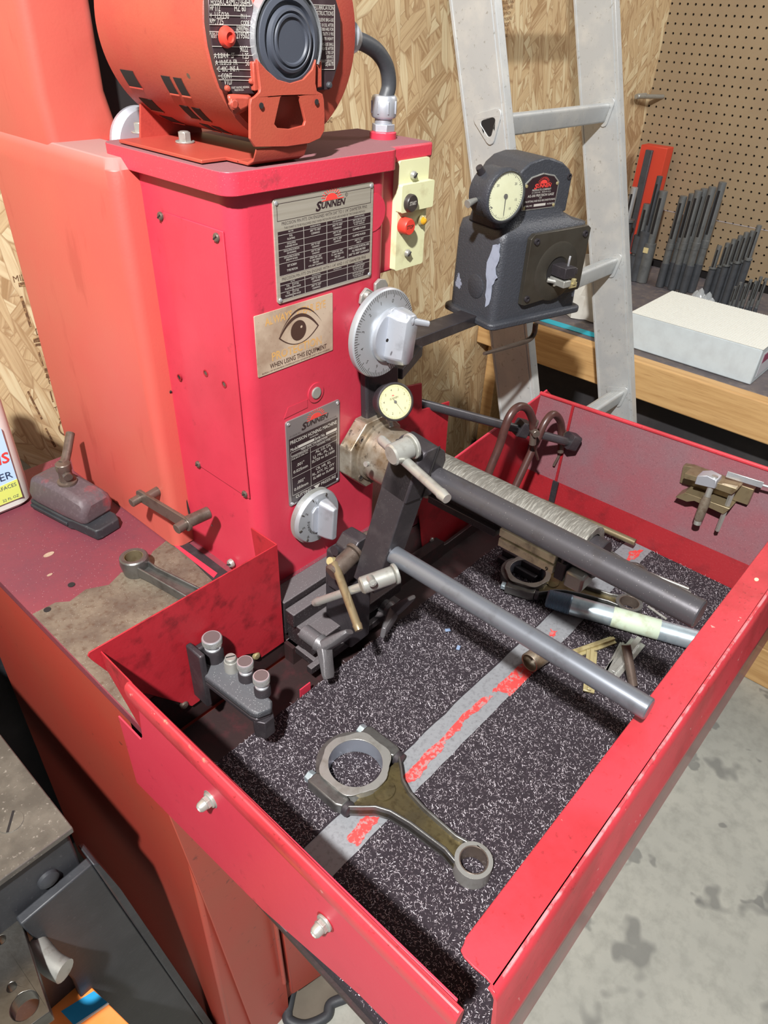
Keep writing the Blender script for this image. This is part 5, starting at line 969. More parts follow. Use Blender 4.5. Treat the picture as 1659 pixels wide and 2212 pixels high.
# ---- wing nuts
M_wing = mat('dusty_cast_iron', srgb(104, 102, 104), .45, .4, layers=[v_(420, .14, srgb(180, 178, 178), .7)], bump=(260, .3))
def wing(lbl, c, w1, w2, y, m=M_wing):
    q = P(*c, y=y); t_ = thing('wing_nut', lbl, 'nut', q, 'wing nuts on the lower way')
    b = MB(); b.cyl(q + Vector((0, .030, 0)), q + Vector((0, .004, 0)), .0095, n=20, ch=.001); b.cyl(q + Vector((0, .006, 0)), q + Vector((0, -.008, 0)), .011, .008, 20, ch=.002); b.build('boss', m, t_)
    for w in (w1, w2):
        e = P(*w, y=y - .022); d = (e - q); s = Vector((-d.z, 0, d.x)).normalized()
        rings = []
        for k, (f, wd, th) in enumerate(((.05, .0095, .007), (.4, .0085, .006), (.85, .0092, .004), (1.0, .0075, .003))):
            c_ = q + d * f + Vector((0, -.004, 0)); n_v = d.cross(s).normalized()
            rings.append([tuple(c_ + s * wd * a + n_v * th * g) for a, g in ((-1, -.6), (-.6, -1), (.6, -1), (1, -.6), (1, .6), (.6, 1), (-.6, 1), (-1, .6))])
        b = MB(); b.loft(rings); b.build('wing', m, t_, bev=.0008)
wing('wing nut at the near end of the lower way, wings spread up and down', (695, 1392), (750, 1360), (705, 1462), -.10)
wing('wing nut under the link arm, half in shadow', (845, 1318), (884, 1288), (822, 1364), -.10)
# ---- knob block on the splash panel
kb = thing('knob_block', 'black cast block with three knurled knobs and a slotted screw at the tray corner', 'fixture', (-.12, -.1, .866))
zt2 = .905; q = [P(u, v, z=zt2) for u, v in ((423, 1446), (427, 1414), (450, 1400), (500, 1425), (588, 1512), (587, 1530), (554, 1543), (541, 1537))]
b = MB(); b.poly([(p.x, p.y) for p in q], zt2 - .009, zt2); b.build('block', M_blkdust, kb, bev=.0025)
b = MB(); cq = sum((Vector((p.x, p.y)) for p in q), Vector((0, 0))) / len(q); b.poly([tuple(cq + (Vector((p.x, p.y)) - cq) * .97) for p in q], zt2 - .017, zt2 - .0105); b.build('lower_ledge', M_black, kb, bev=.0015)
b = MB(); b.poly([tuple(cq + (Vector((p.x, p.y)) - cq) * .93) for p in q], zt2 - .011, zt2 - .0085); b.build('ledge_groove', M_hole, kb, smooth=False)
b = MB(); b.box((q[0].x - .001, -.062, .855), (q[0].x + .006, -.036, .934)); b.box((q[0].x + .005, -.044, .865), (q[0].x + .026, -.036, .925)); b.build('mount', M_black, kb, bev=.002)
e = P(566, 1524, z=zt2); b = MB(); b.cyl((e.x, e.y, .866), (e.x, e.y, zt2 - .014), .012, n=6); b.build('hex_stub', M_black, kb, bev=.001)
def knurl(lbl, u, v, r, zc_):
    c = P(u, v, z=zc_); M = Matrix.Translation((c.x, c.y, 0))
    b = MB(M); b.lathe([(r * 1.02, zt2 - .001), (r * 1.02, zc_ - .018), (r * .86, zc_ - .015)], n=28); b.build('knob_seat', M_black, kb)
    b = MB(M); b.lathe([(r * .86, zc_ - .017), (r * .86, zc_ - .0135), (r * .75, zc_ - .0125), (r * .75, zc_ - .010), (r * .96, zc_ - .009), (r, zc_ - .008), (r, zc_ - .001), (r * .93, zc_), (0, zc_)], n=40); k_ = b.build('knurled_knob', M_bright, kb)
    b = MB(M); b.lathe([(r * .84, zc_), (r * .84, zc_ + .0002)], n=32); b.build('knob_top', mat('knob_top_grime', srgb(92, 78, 78), .6, .1) if 'knob_top_grime' not in bpy.data.materials else bpy.data.materials['knob_top_grime'], k_)
    b = MB(M); nk = 44
    for i in range(nk):
        for sg in (-1, 1):
            vs = []
            for j in range(4):
                a = 2 * math.pi * i / nk + sg * j * .055; z = zc_ - .008 + .007 * j / 3
                for da, rr2 in ((-.02, r), (0, r * 1.035), (.02, r)): vs.append((rr2 * math.cos(a + da), rr2 * math.sin(a + da), z))
            b.add(vs, [(3 * j + k, 3 * j + k + 1, 3 * j + k + 4, 3 * j + k + 3) for j in range(3) for k in range(2)])
    b.build('knurling', M_steel, k_, smooth=False)
knurl('', 457, 1376, .0104, .937); knurl('', 529, 1428, .0085, .931); knurl('', 564, 1459, .0085, .931)
c = P(498, 1420, z=.923); b = MB(Matrix.Translation((c.x, c.y, 0))); b.lathe([(.0078, zt2 - .001), (.0078, .917), (.0072, .919), (.0062, .9192), (.0060, .918), (.0060, .923), (.0052, .924), (0, .924)], n=32); b.build('slotted_screw', M_steel, kb)
b = MB(Matrix.Translation((c.x, c.y, 0)) @ Matrix.Rotation(-.5, 4, 'Z')); b.box((-.0048, -.0006, .924), (.0048, .0006, .9244)); b.build('screw_slot', M_hole, kb, smooth=False)
# ---- carpets with steel swarf
CT = .8265
def carpet(lbl, x0, x1, y0, y1, n, seed, holes=()):
    t_ = thing('carpet', lbl, 'carpet', (x0, y0, .8125)); b = MB(); nx = 40; rr = random.Random(seed)
    e = [(x, y0 + rr.uniform(-.0008, .0008)) for x in [x0 + (x1 - x0) * k / nx for k in range(nx + 1)]] + [(x, y1 + rr.uniform(-.0008, .0008)) for x in [x1 - (x1 - x0) * k / nx for k in range(nx + 1)]]
    b.poly(e, .8125, CT - .0015); b.build('pile', M_carpet, t_, smooth=False)
    vs = []; fs = []
    for i in range(n):
        x, y = rr.uniform(x0 + .001, x1 - .001), rr.uniform(y0 + .001, y1 - .001)
        a = rr.uniform(0, 2 * math.pi); L = rr.uniform(.0010, .0030) * (2.2 if rr.random() < .02 else 1); w = rr.uniform(.00009, .0002); k = rr.uniform(-1.1, 1.1); z = CT - .0014 + rr.uniform(0, .0016); tz = rr.uniform(-.4, .9)
        px_, py_, pz_ = x, y, z; o = len(vs)
        for j in range(4):
            c, s = math.cos(a), math.sin(a); vs += [(px_ - s * w, py_ + c * w, pz_), (px_ + s * w, py_ - c * w, pz_ + w * .8)]
            px_ += c * L / 3; py_ += s * L / 3; pz_ = max(CT - .0014, pz_ + tz * L / 3); a += k
        fs += [(o, o + 1, o + 3, o + 2), (o + 2, o + 3, o + 5, o + 4), (o + 4, o + 5, o + 7, o + 6)]
    m = MB(); m.v = [Vector(v) for v in vs]; m.f = fs; m.build('swarf', M_fib, t_, smooth=False, kind='stuff')
    return t_
carpet('dark purple carpet mat covered in steel swarf, the strip nearer the column', TX + .004, FXB - .003, -.2405, -.104, 22000, 11)
carpet('dark purple carpet mat covered in steel swarf, the strip nearer the front rim', TX + .004, FXB - .003, -.458, -.2795, 24000, 12)
# ---- connecting rods
def conrod(lbl, c, d, L, rb, rs, z, mB, mF, group='connecting rods', detail=True, tilt=0):
    d = Vector((d[0], d[1], 0)).normalized(); M = fr((c[0], c[1], z), d, Vector((-d.y, d.x, 0))) @ Matrix.Rotation(tilt, 4, 'Y')
    t_ = thing('connecting_rod', lbl, 'connecting rod', M=M, group=group); k = rb / .0285
    Bm = lambda: MB(M)
    b = Bm(); b.poly(circ(0, 0, rb * 1.24, 48), .0, .0215 * k, holes=[circ(0, 0, rb, 48)]); b.build('big_end_face', M_mach, t_, bev=.0004)
    b = Bm(); n = 48; vs = [(rb * 1.003 * math.cos(2 * math.pi * i / n), rb * 1.003 * math.sin(2 * math.pi * i / n), zz) for zz in (.0003, .0212 * k) for i in range(n)]
    sc = [(rb * (1.29 + .07 * math.cos(6 * a) * (abs(math.cos(a)) < .97)) * math.cos(a), rb * (1.29 + .07 * math.cos(6 * a)) * math.sin(a)) for a in [2 * math.pi * i / 60 for i in range(60)]]
    b.poly(sc, .0205 * k, .0218 * k, holes=[circ(0, 0, rb * .995, 48)]); b.build('scalloped_face', M_mach, t_, bev=.0003)
    b = Bm(); b.lathe([(rb * .997, .0002), (rb * .997, .0213 * k)], n=64, caps=False); b.build('bore', M_bore, t_)
    b = Bm(); cap = [(-rb * 1.5 * math.cos(a) * (1 if abs(a) < 1 else .96), rb * 1.42 * math.sin(a)) for a in [math.radians(-80 + 160 * i / 20) for i in range(21)]] + [(.002, rb * 1.3)] + [(.002, rb * 1.1)] + circ(0, 0, rb * 1.12, 20, math.radians(85), math.radians(275)) + [(.002, -rb * 1.3)]
    b.poly(cap, .0035 * k, .0175 * k); b.build('bearing_cap', mF, t_, bev=.0015)
    for s in (-1, 1):
        b = Bm(); y0_ = s * rb * 1.38
        b.poly([(-rb * .85, y0_ - .0075 * k), (rb * .55, y0_ - .0075 * k), (rb * .8, y0_ - .004 * k), (rb * .8, y0_ + .0065 * k), (rb * .62, y0_ + .0085 * k), (-rb * .7, y0_ + .0085 * k), (-rb * .85, y0_ + .005 * k)], .003 * k, .018 * k); b.build('bolt_boss', mF, t_, bev=.0025)
        b = Bm(); b.lathe([(.0078 * k, 0), (.0078 * k, .005 * k), (.007 * k, .0058 * k), (0, .0058 * k)], Matrix(((0, 0, 1, rb * .80), (0, 1, 0, y0_ + .001), (-1, 0, 0, .0105 * k), (0, 0, 0, 1))), 20); b.build('bolt_head', M_black, t_)
        b = Bm(); b.poly(circ(0, 0, .0068 * k, 6), 0, .007 * k, Matrix(((0, 0, -1, -rb * .85), (0, 1, 0, y0_ + .001), (1, 0, 0, .0105 * k), (0, 0, 0, 1)))); b.build('nut', M_galv, t_, bev=.0005)
    x0, x1 = rb * 1.15, L - rs * 1.15
    W = [(x0 - .006, rb * 1.42), (x0 + .004, rb * 1.12), (x0 + .014, rb * .78), (x0 + .028, rb * .56), (x0 + .05, rb * .43), (x1 - .012, rb * .36), (x1 + .002, rb * .46)]
    b = Bm(); b.poly([(x, w) for x, w in W][::-1] + [(x, -w) for x, w in W], .0065 * k, .0130 * k); b.build('web', mB, t_)
    for s in (-1, 1):
        b = Bm(); rings = []
        for x, w in W:
            t = .0042 * k; rings.append([(x, s * w, .0025 * k), (x, s * (w - t), .0025 * k), (x, s * (w - t * .7), .0185 * k), (x, s * w, .0185 * k)])
        b.loft(rings); b.build('beam_flange', mF, t_, bev=.0008)
    b = Bm(); b.lathe([(rb * .55, .009 * k), (rb * .42, .0145 * k), (0, .0155 * k)], Matrix.Translation((x0 + .008, 0, 0)) @ Matrix.Diagonal((.8, 1, 1, 1)), 20); b.build('oil_boss', mB, t_)
    b = Bm(); b.poly(circ(L, 0, rs * 1.42, 40), -.0002, .0190 * k, holes=[circ(L, 0, rs * 1.08, 40)]); b.build('small_end', M_mach if detail else mF, t_, bev=.001)
    b = Bm(); b.poly(circ(L, 0, rs * 1.09, 36), -.0001, .0194 * k, holes=[circ(L, 0, rs, 36)]); b.build('pin_bushing', M_brown, t_, bev=.0004)
    return t_
c0, c1 = P(768, 1648, z=.848), P(1024, 1855, z=.848); zr = CT + .0008
conrod('large forged connecting rod lying alone at the front of the chip tray', (c0.x, c0.y), (c1 - c0).to_2d(), (c1 - c0).length, .0282, .0126, zr, M_forge, M_forgeg)
# rods behind, beneath the mandrel
c0, c1 = P(1140, 1235, z=.845), P(1360, 1300, z=.845)
conrod('oily connecting rod under the mandrel with its small end beside the silver pipe', (c0.x, c0.y), (c1 - c0).to_2d(), (c1 - c0).length, .0250, .0125, zr, M_forge, M_forgeg, detail=False)
c0, c1 = P(1225, 1140, z=.845), P(1374, 1228, z=.845)
conrod('connecting rod with brass-lined small end partly hidden by the thick dark rod', (c0.x, c0.y), (c1 - c0).to_2d(), (c1 - c0).length, .0240, .0120, zr, M_forge, M_forgeg, detail=False)
# small rod on the table
q0 = P(288, 1200, z=.925); q1 = P(440, 1290, z=.915); sr = thing('small_connecting_rod', 'small grey connecting rod lying on the bare steel patch behind the splash panel', 'connecting rod', (q0.x, q0.y, .9))
b = MB(Matrix.Translation((q0.x, q0.y, .8995))); b.lathe([(.0125, 0), (.0150, .0005), (.0165, .008), (.0178, .016), (.0170, .0235), (.0155, .025), (.0115, .025), (.0115, .002)], n=40); b.build('big_end', M_forgeg, sr)
b = MB(Matrix.Translation((q0.x, q0.y, .8995))); b.lathe([(.0116, .001), (.0116, .0243), (.0108, .0243), (.0108, .001)], n=32); b.build('bushing', M_bronze, sr)
d = Vector((q1.x - q0.x, q1.y - q0.y, 0)).normalized(); M_ = fr((q0.x, q0.y, .8995), d, Vector((-d.y, d.x, 0)))
Ls = min((q1 - q0).length, (q0.y + .030) / max(.01, -d.y) - .004)
for s in (-1, 1):
    b = MB(M_); b.loft([[(x, s * (w), z0_), (x, s * (w - .0035), z0_), (x, s * (w - .003), z1_), (x, s * w, z1_)] for x, w, z0_, z1_ in ((.014, .0095, .004, .019), (.03, .0085, .003, .017), (Ls, .011, .002, .015))]); b.build('beam_flange', M_forgeg, sr, bev=.001)
b = MB(M_); b.loft([[(x, w, .006), (x, -w, .006), (x, -w, .011), (x, w, .011)] for x, w in ((.014, .008), (Ls, .009))]); b.build('web', M_forgeg, sr)
# ---- loose pieces in the tray
def loose_cyl(name, lbl, cat, a, c, r, m, z=None, **k):
    z = z or CT + r + .0004; A, B = P(*a, z=z), P(*c, z=z); t_ = MB(); t_.cyl(A, B, r, n=28, **k); return tag(t_.build(name, m), lbl, cat), A, B
pt = thing('steel_pipe', 'silver galvanised pipe with threaded end lying towards the front rim', 'pipe', P(1232, 1300, z=CT))
z = CT + .0138; A, B = P(1232, 1306, z=z), P(1500, 1382, z=z); d = (B - A).normalized()
b = MB(); b.cyl(A, A + d * .20, .0134, n=36, ch=.0008); b.build('tube', M_galv, pt)
b = MB(axf(A - d * .032, A)); b.lathe([(.0105, 0), (.0115, .001)] + [(.0118 + (.0009 if k % 2 else 0) + k * .00004, .0015 + k * .00085) for k in range(36)] + [(.0134, .033)], n=32); b.build('thread', mat('blue_grey_thread', srgb(104, 124, 142), .4, .4), pt)
b = MB(axf(A + d * .055, A + d * .115)); b.lathe([(.01355, 0), (.01375, .0003), (.01375, .0597), (.01355, .06)], n=36); b.build('tape_label', M_label, pt)
q = P(1143, 1432, z=CT + .0129); e = P(1180, 1406, z=CT + .0129); b = MB(axf(q, e)); L_ = (e - q).length
b.lathe([(.0105, L_), (.0105, .0005), (.0112, 0), (.0120, 0), (.0126, .0006), (.0126, L_ - .0005), (.012, L_), (.0105, L_)], n=36, caps=False); tag(b.build('steel_bushing', M_steelw), 'short bored steel bushing standing out from under the grey rod', 'bushing')
loose_cyl('bronze_rod', 'thin bronze rod lying along the foot of the far tray side', 'rod', (1170, 1083), (1372, 1172), .0052, M_bronze, z=CT + .0056 + .012)
for k, (a, c) in enumerate((((1402, 1238), (1488, 1272)), ((1410, 1248), (1492, 1281)), ((1405, 1260), (1494, 1290)))):
    loose_cyl('steel_rod', ('upper', 'middle', 'lower')[k] + ' one of three thin steel rods lying side by side near the rim', 'rod', a, c, .0022, M_steel)[0]['group'] = 'thin steel rods'
loose_cyl('steel_rod', 'single thin steel rod between the silver pipe and the small rod end', 'rod', (1400, 1310), (1440, 1338), .0018, M_steel)
def angle(name, lbl, a, c, w, m, h=.006, up=.0):
    z = CT + .0006 + up; A, B = P(*a, z=z), P(*c, z=z); d = (B - A); L = d.length; M = fr(A, d, Vector((-d.y, d.x, 0)))
    t_ = thing(name, lbl, 'bar', A)
    b = MB(M); b.box((0, -w, 0), (L, w, .0025)); b.build('base_flange', m, t_, bev=.0004)
    b = MB(M); b.box((0, -w * .35, .0024), (L, w * .35, h)); b.build('rib', m, t_, bev=.0004)
    return t_
angle('brass_bar', 'brass ribbed bar lying slantwise by the front rim', (1325, 1384), (1228, 1418), .0062, M_brass)
angle('brass_bar', 'brass ribbed bar standing across the slanting one, lower end towards the grey rod', (1278, 1408), (1271, 1496), .0066, M_brass, up=.007)
angle('steel_bar', 'grey steel vee bar beside the brass bars', (1378, 1388), (1318, 1460), .0100, M_mach, h=.010)
angle('steel_bar', 'narrow grey steel strip between the vee bar and the brass bars', (1345, 1392), (1308, 1465), .0042, M_mach, h=.004)
z = CT + .0012; A = P(1352, 1392, z=.870); B = P(1368, 1482, z=CT + .006); b = MB(); b.cyl(A, B, .0056, n=24, ch=.0008); tag(b.build('steel_pin', M_brown), 'brown steel pin leaning on the vee bar with its head up', 'pin')
# dark parts under the mandrel
t_ = thing('stone_clamp', 'dark oily clamp body lying on the carpet under the cream stone', 'clamp', P(1120, 1225, z=CT))
z = CT + .001; A, B = P(1085, 1205, z=z), P(1165, 1250, z=z); d = B - A; M_ = fr(A, d, Vector((-d.y, d.x, 0)))
for k, (y0_, y1_, h_) in enumerate(((-.014, -.006, .010), (-.004, .004, .018), (.006, .014, .012))):
    b = MB(M_); b.box((0, y0_, 0), (d.length, y1_, h_)); b.build('clamp_rail', M_black, t_, bev=.001)
for u, v, c in ((990, 1400, M_blue), (967, 1362, M_blue), (1352, 1250, M_brass)):
    q = P(u, v, z=CT + .001); b = MB(Matrix.Translation(q) @ Matrix.Rotation(u, 4, 'Z')); b.box((-.0035, -.0022, 0), (.0035, .0022, .0016)); tag(b.build('paint_chip' if c is M_blue else 'brass_nut', mat('chip_blue_%d' % u, srgb(120, 140, 170), .6) if c is M_blue else c, bev=.0004), {990: 'pale blue chip on the carpet under the grey rod', 967: 'smaller pale blue chip nearer the wing nuts', 1352: 'tiny brass nut behind the thick rod'}[u], 'chip' if c is M_blue else 'nut')
# ---- holder with file handles on the far side of the tray
yc = P(1545, 1060, x=.565).y
def far_frame(u, v, off=.003):
    # frame on the far side: x along -Y, y up the slope, z to the inside
    q = P(u, v, x=.566); nrm = Vector((-1, 0, .12)).normalized(); return fr(Vector((fx(q.y, q.z) - off, q.y, q.z)), (0, -1, 0), (0, 0, 1))
def FL(u, v): 
    q = P(u, v, x=.560); return (-q.y, q.z)
Mf = fr((0, 0, 0), (0, -1, 0), (0, 0, 1))
th_ = thing('magnetic_tool_holder', 'oily steel bracket holding two small tools on the far side of the tray', 'holder', P(1545, 1060, x=.56))
def pl2(pts, x0, x1, name, m, par=th_, bev=.0006):
    b = MB(fr((0, 0, 0), (0, -1, 0), (0, 0, 1))); b.poly([FL(u, v) for u, v in pts][::-1], x0, x1); return b.build(name, m, par, bev=bev)
pl2([(1482, 1000), (1474, 1037), (1500, 1045), (1620, 1085), (1634, 1052), (1600, 1040), (1500, 1003)], -.560, -.550, 'back_plate', M_bronze)
pl2([(1497, 1014), (1524, 1021), (1600, 1048), (1612, 1038), (1608, 1034), (1500, 1003)], -.550, -.526, 'upper_jaw', M_bronze)
pl2([(1479, 1054), (1505, 1064), (1520, 1062), (1582, 1090), (1596, 1078), (1540, 1058), (1500, 1044)], -.552, -.526, 'lower_jaw', M_bronze)
tl = thing('small_hammer', 'small tool with knurled grip and square head stuck in the bracket', 'tool', P(1540, 1060, x=.54))
b = MB(fr((0, 0, 0), (0, -1, 0), (0, 0, 1))); b.poly([FL(u, v) for u, v in ((1524, 1022), (1568, 1032), (1572, 1015), (1550, 1004), (1530, 1005))], -.540, -.520); b.build('head', M_alu, tl, bev=.001)
A, B, C, D_ = P(1545, 1028, x=.528), P(1528, 1072, x=.524), P(1508, 1124, x=.522), P(1506, 1132, x=.5215)
b = MB(); b.cyl(A, B, .0042, n=16); b.build('shank', M_steel, tl)
b = MB(); b.tube([B, B * .8 + C * .2, C * .9 + B * .1, C], .0065, 14, False, rs=[.0052, .0066, .0062, .005]); b.build('knurled_grip', M_bare, tl)
b = MB(); b.cyl(C, D_, .0052, n=14); b.build('end_cap', M_steel, tl)
tl = thing('square_file', 'thin square steel tool hanging from the bracket right of the knurled grip', 'tool', P(1560, 1100, x=.54))
b = MB(); b.cyl(P(1588, 1048, x=.535), P(1549, 1147, x=.528), .0036, .0028, 4); b.build('blade', M_steel, tl)
tl = thing('steel_rule', 'flat polished steel strip lying across the top of the bracket', 'tool', P(1600, 1030, x=.55))
b = MB(); A, B = P(1570, 1024, x=.538), P(1648, 1048, x=.545); M_ = axf(A, B, (1, 0, 0)); L_ = (B - A).length; b.add([(x, y, z) for z in (0, L_) for x, y in ((-.0045, -.001), (.0045, -.001), (.0045, .001), (-.0045, .001))], [(0, 1, 2, 3), (7, 6, 5, 4), (0, 4, 5, 1), (1, 5, 6, 2), (2, 6, 7, 3), (3, 7, 4, 0)], M_); b.build('strip', M_bright, tl, bev=.0003)
b = MB(); b.cyl(B, B + (B - A).normalized() * .03, .0018, n=12); b.build('tip', M_bright, tl)
# ---- link lever on the housing foot
ll = thing('link_lever', 'brown steel link lever with two bolts in front of the belt housing foot', 'lever', P(360, 1110, x=-.045))
b = MB(LEFT(0, 0, 0)); xl = .046
def LP(u, v, x=-.046):
    q = P(u, v, x=x); return (-q.y, q.z)
A, B = LP(305, 1072), LP(404, 1132); d = Vector((B[0] - A[0], B[1] - A[1])); n = Vector((-d.y, d.x)).normalized() * .0085; an = math.atan2(d.y, d.x)
o = circ(B[0], B[1], .0085, 10, an - math.pi / 2, an + math.pi / 2) + circ(A[0], A[1], .0085, 10, an + math.pi / 2, an + 1.5 * math.pi)
b.poly(o, xl - .002, xl + .002); b.build('arm', M_brown, ll, bev=.0008)
for (u, v), r in (((304, 1075), .0055), ((402, 1130), .0062)):
    q = P(u, v, x=-.046); b = MB(); b.cyl(q + Vector((.001, 0, 0)), q + Vector((-.014, -.001, -.001)), r, n=24, ch=.0006); b.build('bolt', M_brown, ll)
q = P(404, 1128, x=-.046); b = MB(); b.cyl(q, (-.018, q.y - .004, q.z + .002), .0075, n=24, ch=.0008); b.build('pivot_boss', M_brown, ll)
q = P(312, 1078, x=-.046); b = MB(); b.cyl(q, (-.023, q.y + .004, q.z), .006, n=16); b.build('rear_pivot', M_brown, ll)
# ---- small dust covered lathe stop block on the table
vb = thing('clamp_base', 'dusty black cast clamp base with an upright post and lever on the table', 'clamp', P(150, 1090, z=.9))
a = [P(u, v, z=.9) for u, v in ((68, 1098), (208, 1172), (231, 1132), (120, 1050))]
ax_ = (a[1] - a[0]).normalized(); bx_ = Vector((ax_.y, -ax_.x, 0)) * -1; M_ = fr((a[0].x, a[0].y, .899), ax_, bx_ if bx_.dot(a[2] - a[1]) > 0 else -bx_)
Lx = (a[1] - a[0]).length; b = MB(M_)
b.poly([(0, .003), (.004, 0), (Lx * .62, 0), (Lx * .66, .002), (Lx * .98, .004), (Lx, .010), (Lx, .040), (Lx * .9, .046), (0, .046)], 0.0005, .016); b.build('base', M_blkiron, vb, bev=.002)
b = MB(M_); b.box((.004, -.0025, .006), (Lx * .60, .001, .011)); b.build('guide_rib', M_blkiron, vb, bev=.001)
b = MB(M_); b.loft([[(x, y0_, .014), (x, y0_ + .044, .014), (x, y0_ + .048, .030), (x, y0_ + .044, zt), (x, y0_ + .006, zt), (x, y0_ - .002, .030)] for x, y0_, zt in ((.002, .003, .048), (.02, .001, .056), (Lx * .55, .001, .056), (Lx * .78, .003, .050), (Lx * .84, .006, .040))]); b.build('body', mat('dusty_black_casting', srgb(84, 72, 76), .55, .1, layers=[n_(14, .54, .62, srgb(140, 60, 66), .8), n_(200, .5, .7, srgb(104, 92, 96), .6)], bump=(200, .2)), vb, bev=.006, seg=3)
q = P(146, 1042, z=.955); b = MB(); b.lathe([(.0125, 0), (.0125, .003), (.009, .004), (.0085, .018), (.0098, .020), (.0098, .029), (.0088, .030), (0, .031)], Matrix.Translation(q), 28); b.build('post', M_brown, vb)
tp = q + Vector((0, 0, .016)); e = P(152, 936, y=q.y + .03); b = MB(); b.cyl(tp + Vector((-.002, -.012, -.002)), tp + Vector((0, -.002, 0)), .0058, n=16); b.build('lever_eye', M_brown, vb)
b = MB(); b.tube([tp + Vector((.001, .004, .010)), e * .3 + tp * .7 + Vector((0, 0, .004)), e], .0055, 14, rs=[.0062, .0058, .0058]); b.build('lever', M_brown, vb)
# ---- spray bottle
bt = thing('cleaner_bottle', 'white cleaner bottle with blue and yellow label at the left end of the table', 'bottle', (-.165, .40, .9))
b = MB(); cxb, cyb = -.153, .400
def bs_(hw, hd, z, r): return [(x, y, z) for x, y in rrect(cxb - hw, cyb - hd, cxb + hw, cyb + hd, r, 6)]
b.loft([bs_(.050, .024, .8995, .02), bs_(.056, .029, .905, .024), bs_(.057, .030, .93, .026), bs_(.056, .029, 1.05, .026), bs_(.046, .026, 1.085, .024), bs_(.022, .018, 1.115, .016), bs_(.014, .014, 1.12, .0138), bs_(.014, .014, 1.14, .0138)]); b.build('body', M_white, bt)
lf = FRONT(cxb, cyb - .0305, .9); b = MB(lf); b.poly(rrect(-.040, .018, .038, .125, .004), 0, .0008); lb_ = b.build('label_sheet', M_lblb, bt, smooth=False)
b = MB(lf); b.poly([(-.040, .016), (.038, .016), (.038, .045), (-.040, .040)], .0008, .0012); b.build('label_band', M_lbly, lb_, smooth=False)
b = MB(lf); b.text('REMOVER', .034, .050, .011, w=.07, al='r', z=.0014); b.text('ALL HARD SURFACES', .035, .036, .0055, w=.07, al='r', z=.0014)
b.text('22 FL OZ', .034, .019, .004, al='r', z=.0014); b.text('GOO', .03, .112, .005, al='r', z=.0014); b.build('label_lettering', mat('label_blue_ink', srgb(40, 60, 90), .6), lb_, smooth=False)
b = MB(lf); b.text("STAINS", .036, .074, .015, w=.07, al='r', z=.0014, bold=.02, shear=.1); b.build('label_red_lettering', M_inkred, lb_, smooth=False)
# ================================================================ foreground machine at the lower left
fm = thing('black_machine', 'black machine with scuffed steel deck in the lower left foreground', 'machine', (-.6, .1, 0))
FX, FY, FZ = -.289, -.036, .785
b = MB(); b.box((-.75, FY, FZ - .008), (FX, .45, FZ)); dk = b.build('deck', M_swplate, fm, bev=.0012)
q = P(23, 1775, z=FZ); b = MB(Matrix.Translation((q.x, q.y, FZ))); b.poly(circ(0, 0, .0125, 28), -.001, .0006); sc_ = b.build('deck_screw', M_swplate, dk)
b = MB(Matrix.Translation((q.x, q.y, FZ)) @ Matrix.Rotation(.9, 4, 'Z')); b.box((-.012, -.0012, .0006), (.012, .0012, .001)); b.build('deck_screw_slot', M_hole, dk, smooth=False)
b = MB(); b.box((-.75, FY + .006, .40), (FX - .004, .44, FZ - .0085)); b.build('frame', M_blkiron, fm, bev=.004)
b = MB(); b.box((-.9, .475, 0), (-.05, .585, .88)); b.build('added_dark_backing', M_blkiron, fm, bev=.004)  # added black box, only darkens the view past the cabinet's rear edge
q = P(103, 1897, y=FY + .006); b = MB(FRONT(*q)); b.lathe([(.011, 0), (.0105, .004), (.006, .007), (0, .008)], n=24); b.build('frame_bolt', M_blkiron, fm)
# slanted black leg panel
lg = [P(u, v, y=y) for u, v, y in ((40, 1975, -.02), (190, 1862, -.02), (262, 1905, -.04), (480, 2262, -.16), (300, 2262, -.20), (150, 2110, -.12))]
b = MB(FRONT(0, FY + .003, 0)); pl = F2([(35, 1985), (190, 1855), (235, 1920), (520, 2330), (250, 2330), (150, 2105)], FY)
b.poly(pl[::-1], 0, .012); b.build('leg_panel', M_blkiron, fm, bev=.002)
b = MB(FRONT(0, FY + .003, 0)); pl = F2([(190, 1855), (202, 1850), (250, 1905), (540, 2330), (520, 2330), (235, 1920)], FY); b.poly(pl[::-1], -.02, .014); b.build('leg_edge', M_blkiron, fm, bev=.002)
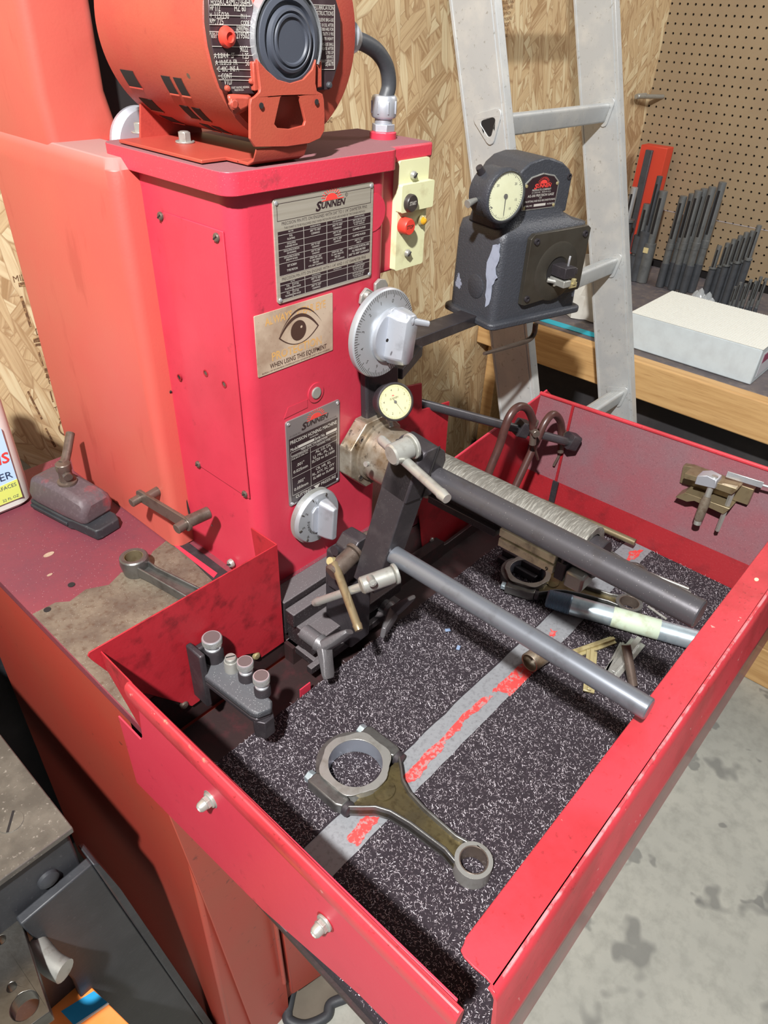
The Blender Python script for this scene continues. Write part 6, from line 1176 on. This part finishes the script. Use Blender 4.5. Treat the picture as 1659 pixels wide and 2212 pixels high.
# steel plate with holes, below the frame
zz = .70; c4 = [P(u, v, z=zz) for u, v in ((-60, 1985), (45, 1988), (108, 2185), (0, 2262), (-60, 2262))]
dp = thing('drilled_plate', 'machined steel plate with one large and several small holes in the lower left corner', 'plate', c4[1])
hs_ = []
for u, v, r in ((53, 2172, .0125), (25, 2132, .0042), (2, 2030, .0045)):
    q = P(u, v, z=zz); hs_.append(circ(q.x, q.y, r, 28))
b = MB(); b.poly([(p.x, p.y) for p in c4][::-1], zz - .02, zz, holes=hs_); b.build('plate', mat('dark_machined_plate', srgb(96, 94, 90), .3, .85, layers=[n_(60, .4, .7, srgb(76, 72, 66), .8)], bump=(300, .1)), dp, bev=.001)
b = MB(); e0, e1 = P(108, 2070, y=-.02), P(150, 2105, y=-.03); b.tube([P(75, 2040, z=.66), P(110, 2080, z=.66), P(140, 2098, z=.66)], .012, 16); tag(b.build('steel_spindle', M_steel), 'short bright steel spindle between the drilled plate and the carton', 'spindle')
# carton
ct_ = thing('carton', 'orange and blue striped carton standing under the black machine', 'carton', P(180, 2160, z=.45))
zc_ = .50
def CP(u, v): q = P(u, v, z=zc_); return (q.x, q.y)
b = MB(); b.poly([CP(60, 2180), CP(163, 2098), CP(330, 2262), CP(60, 2400)], zc_ - .12, zc_); b.build('box', M_orange, ct_, bev=.001)
b = MB(); b.poly([CP(132, 2185), CP(203, 2141), CP(233, 2166), CP(160, 2215)], zc_ + .0002, zc_ + .0008); b.build('blue_stripe', M_blue, ct_, smooth=False)
b = MB(); b.poly([CP(233, 2166), CP(236, 2169), CP(163, 2219), CP(160, 2215)], zc_ + .0002, zc_ + .0009); b.build('white_line', M_white, ct_, smooth=False)
# rubber mat on the floor and timber at the right
rm = thing('rubber_mat', 'black rubber mat with raised rim on the floor below the tray', 'mat', P(700, 2150, z=0))
mp = [P(u, v, z=.012) for u, v in ((620, 2185), (640, 2120), (700, 2085), (768, 2118), (752, 2150), (715, 2168), (705, 2195), (660, 2215), (625, 2205))]
b = MB(); b.poly([(p.x, p.y) for p in mp], .0005, .008); b.build('sheet', mat('grey_mat', srgb(104, 96, 84), .8, layers=[n_(12, .4, .7, srgb(84, 76, 66), .8)]), rm)
b = MB(); b.tube([Vector((p.x, p.y, .010)) for p in mp + mp[:1]], .0095, 12); b.build('raised_rim', M_rub, rm)
b = MB(); q = P(1652, 1440, z=.06); b.box((q.x - .01, q.y - .10, .0005), (q.x + .09, q.y + .10, .12)); tag(b.build('timber_offcut', M_wood, bev=.003), 'pine timber offcut standing on the floor right of the tray', 'timber')
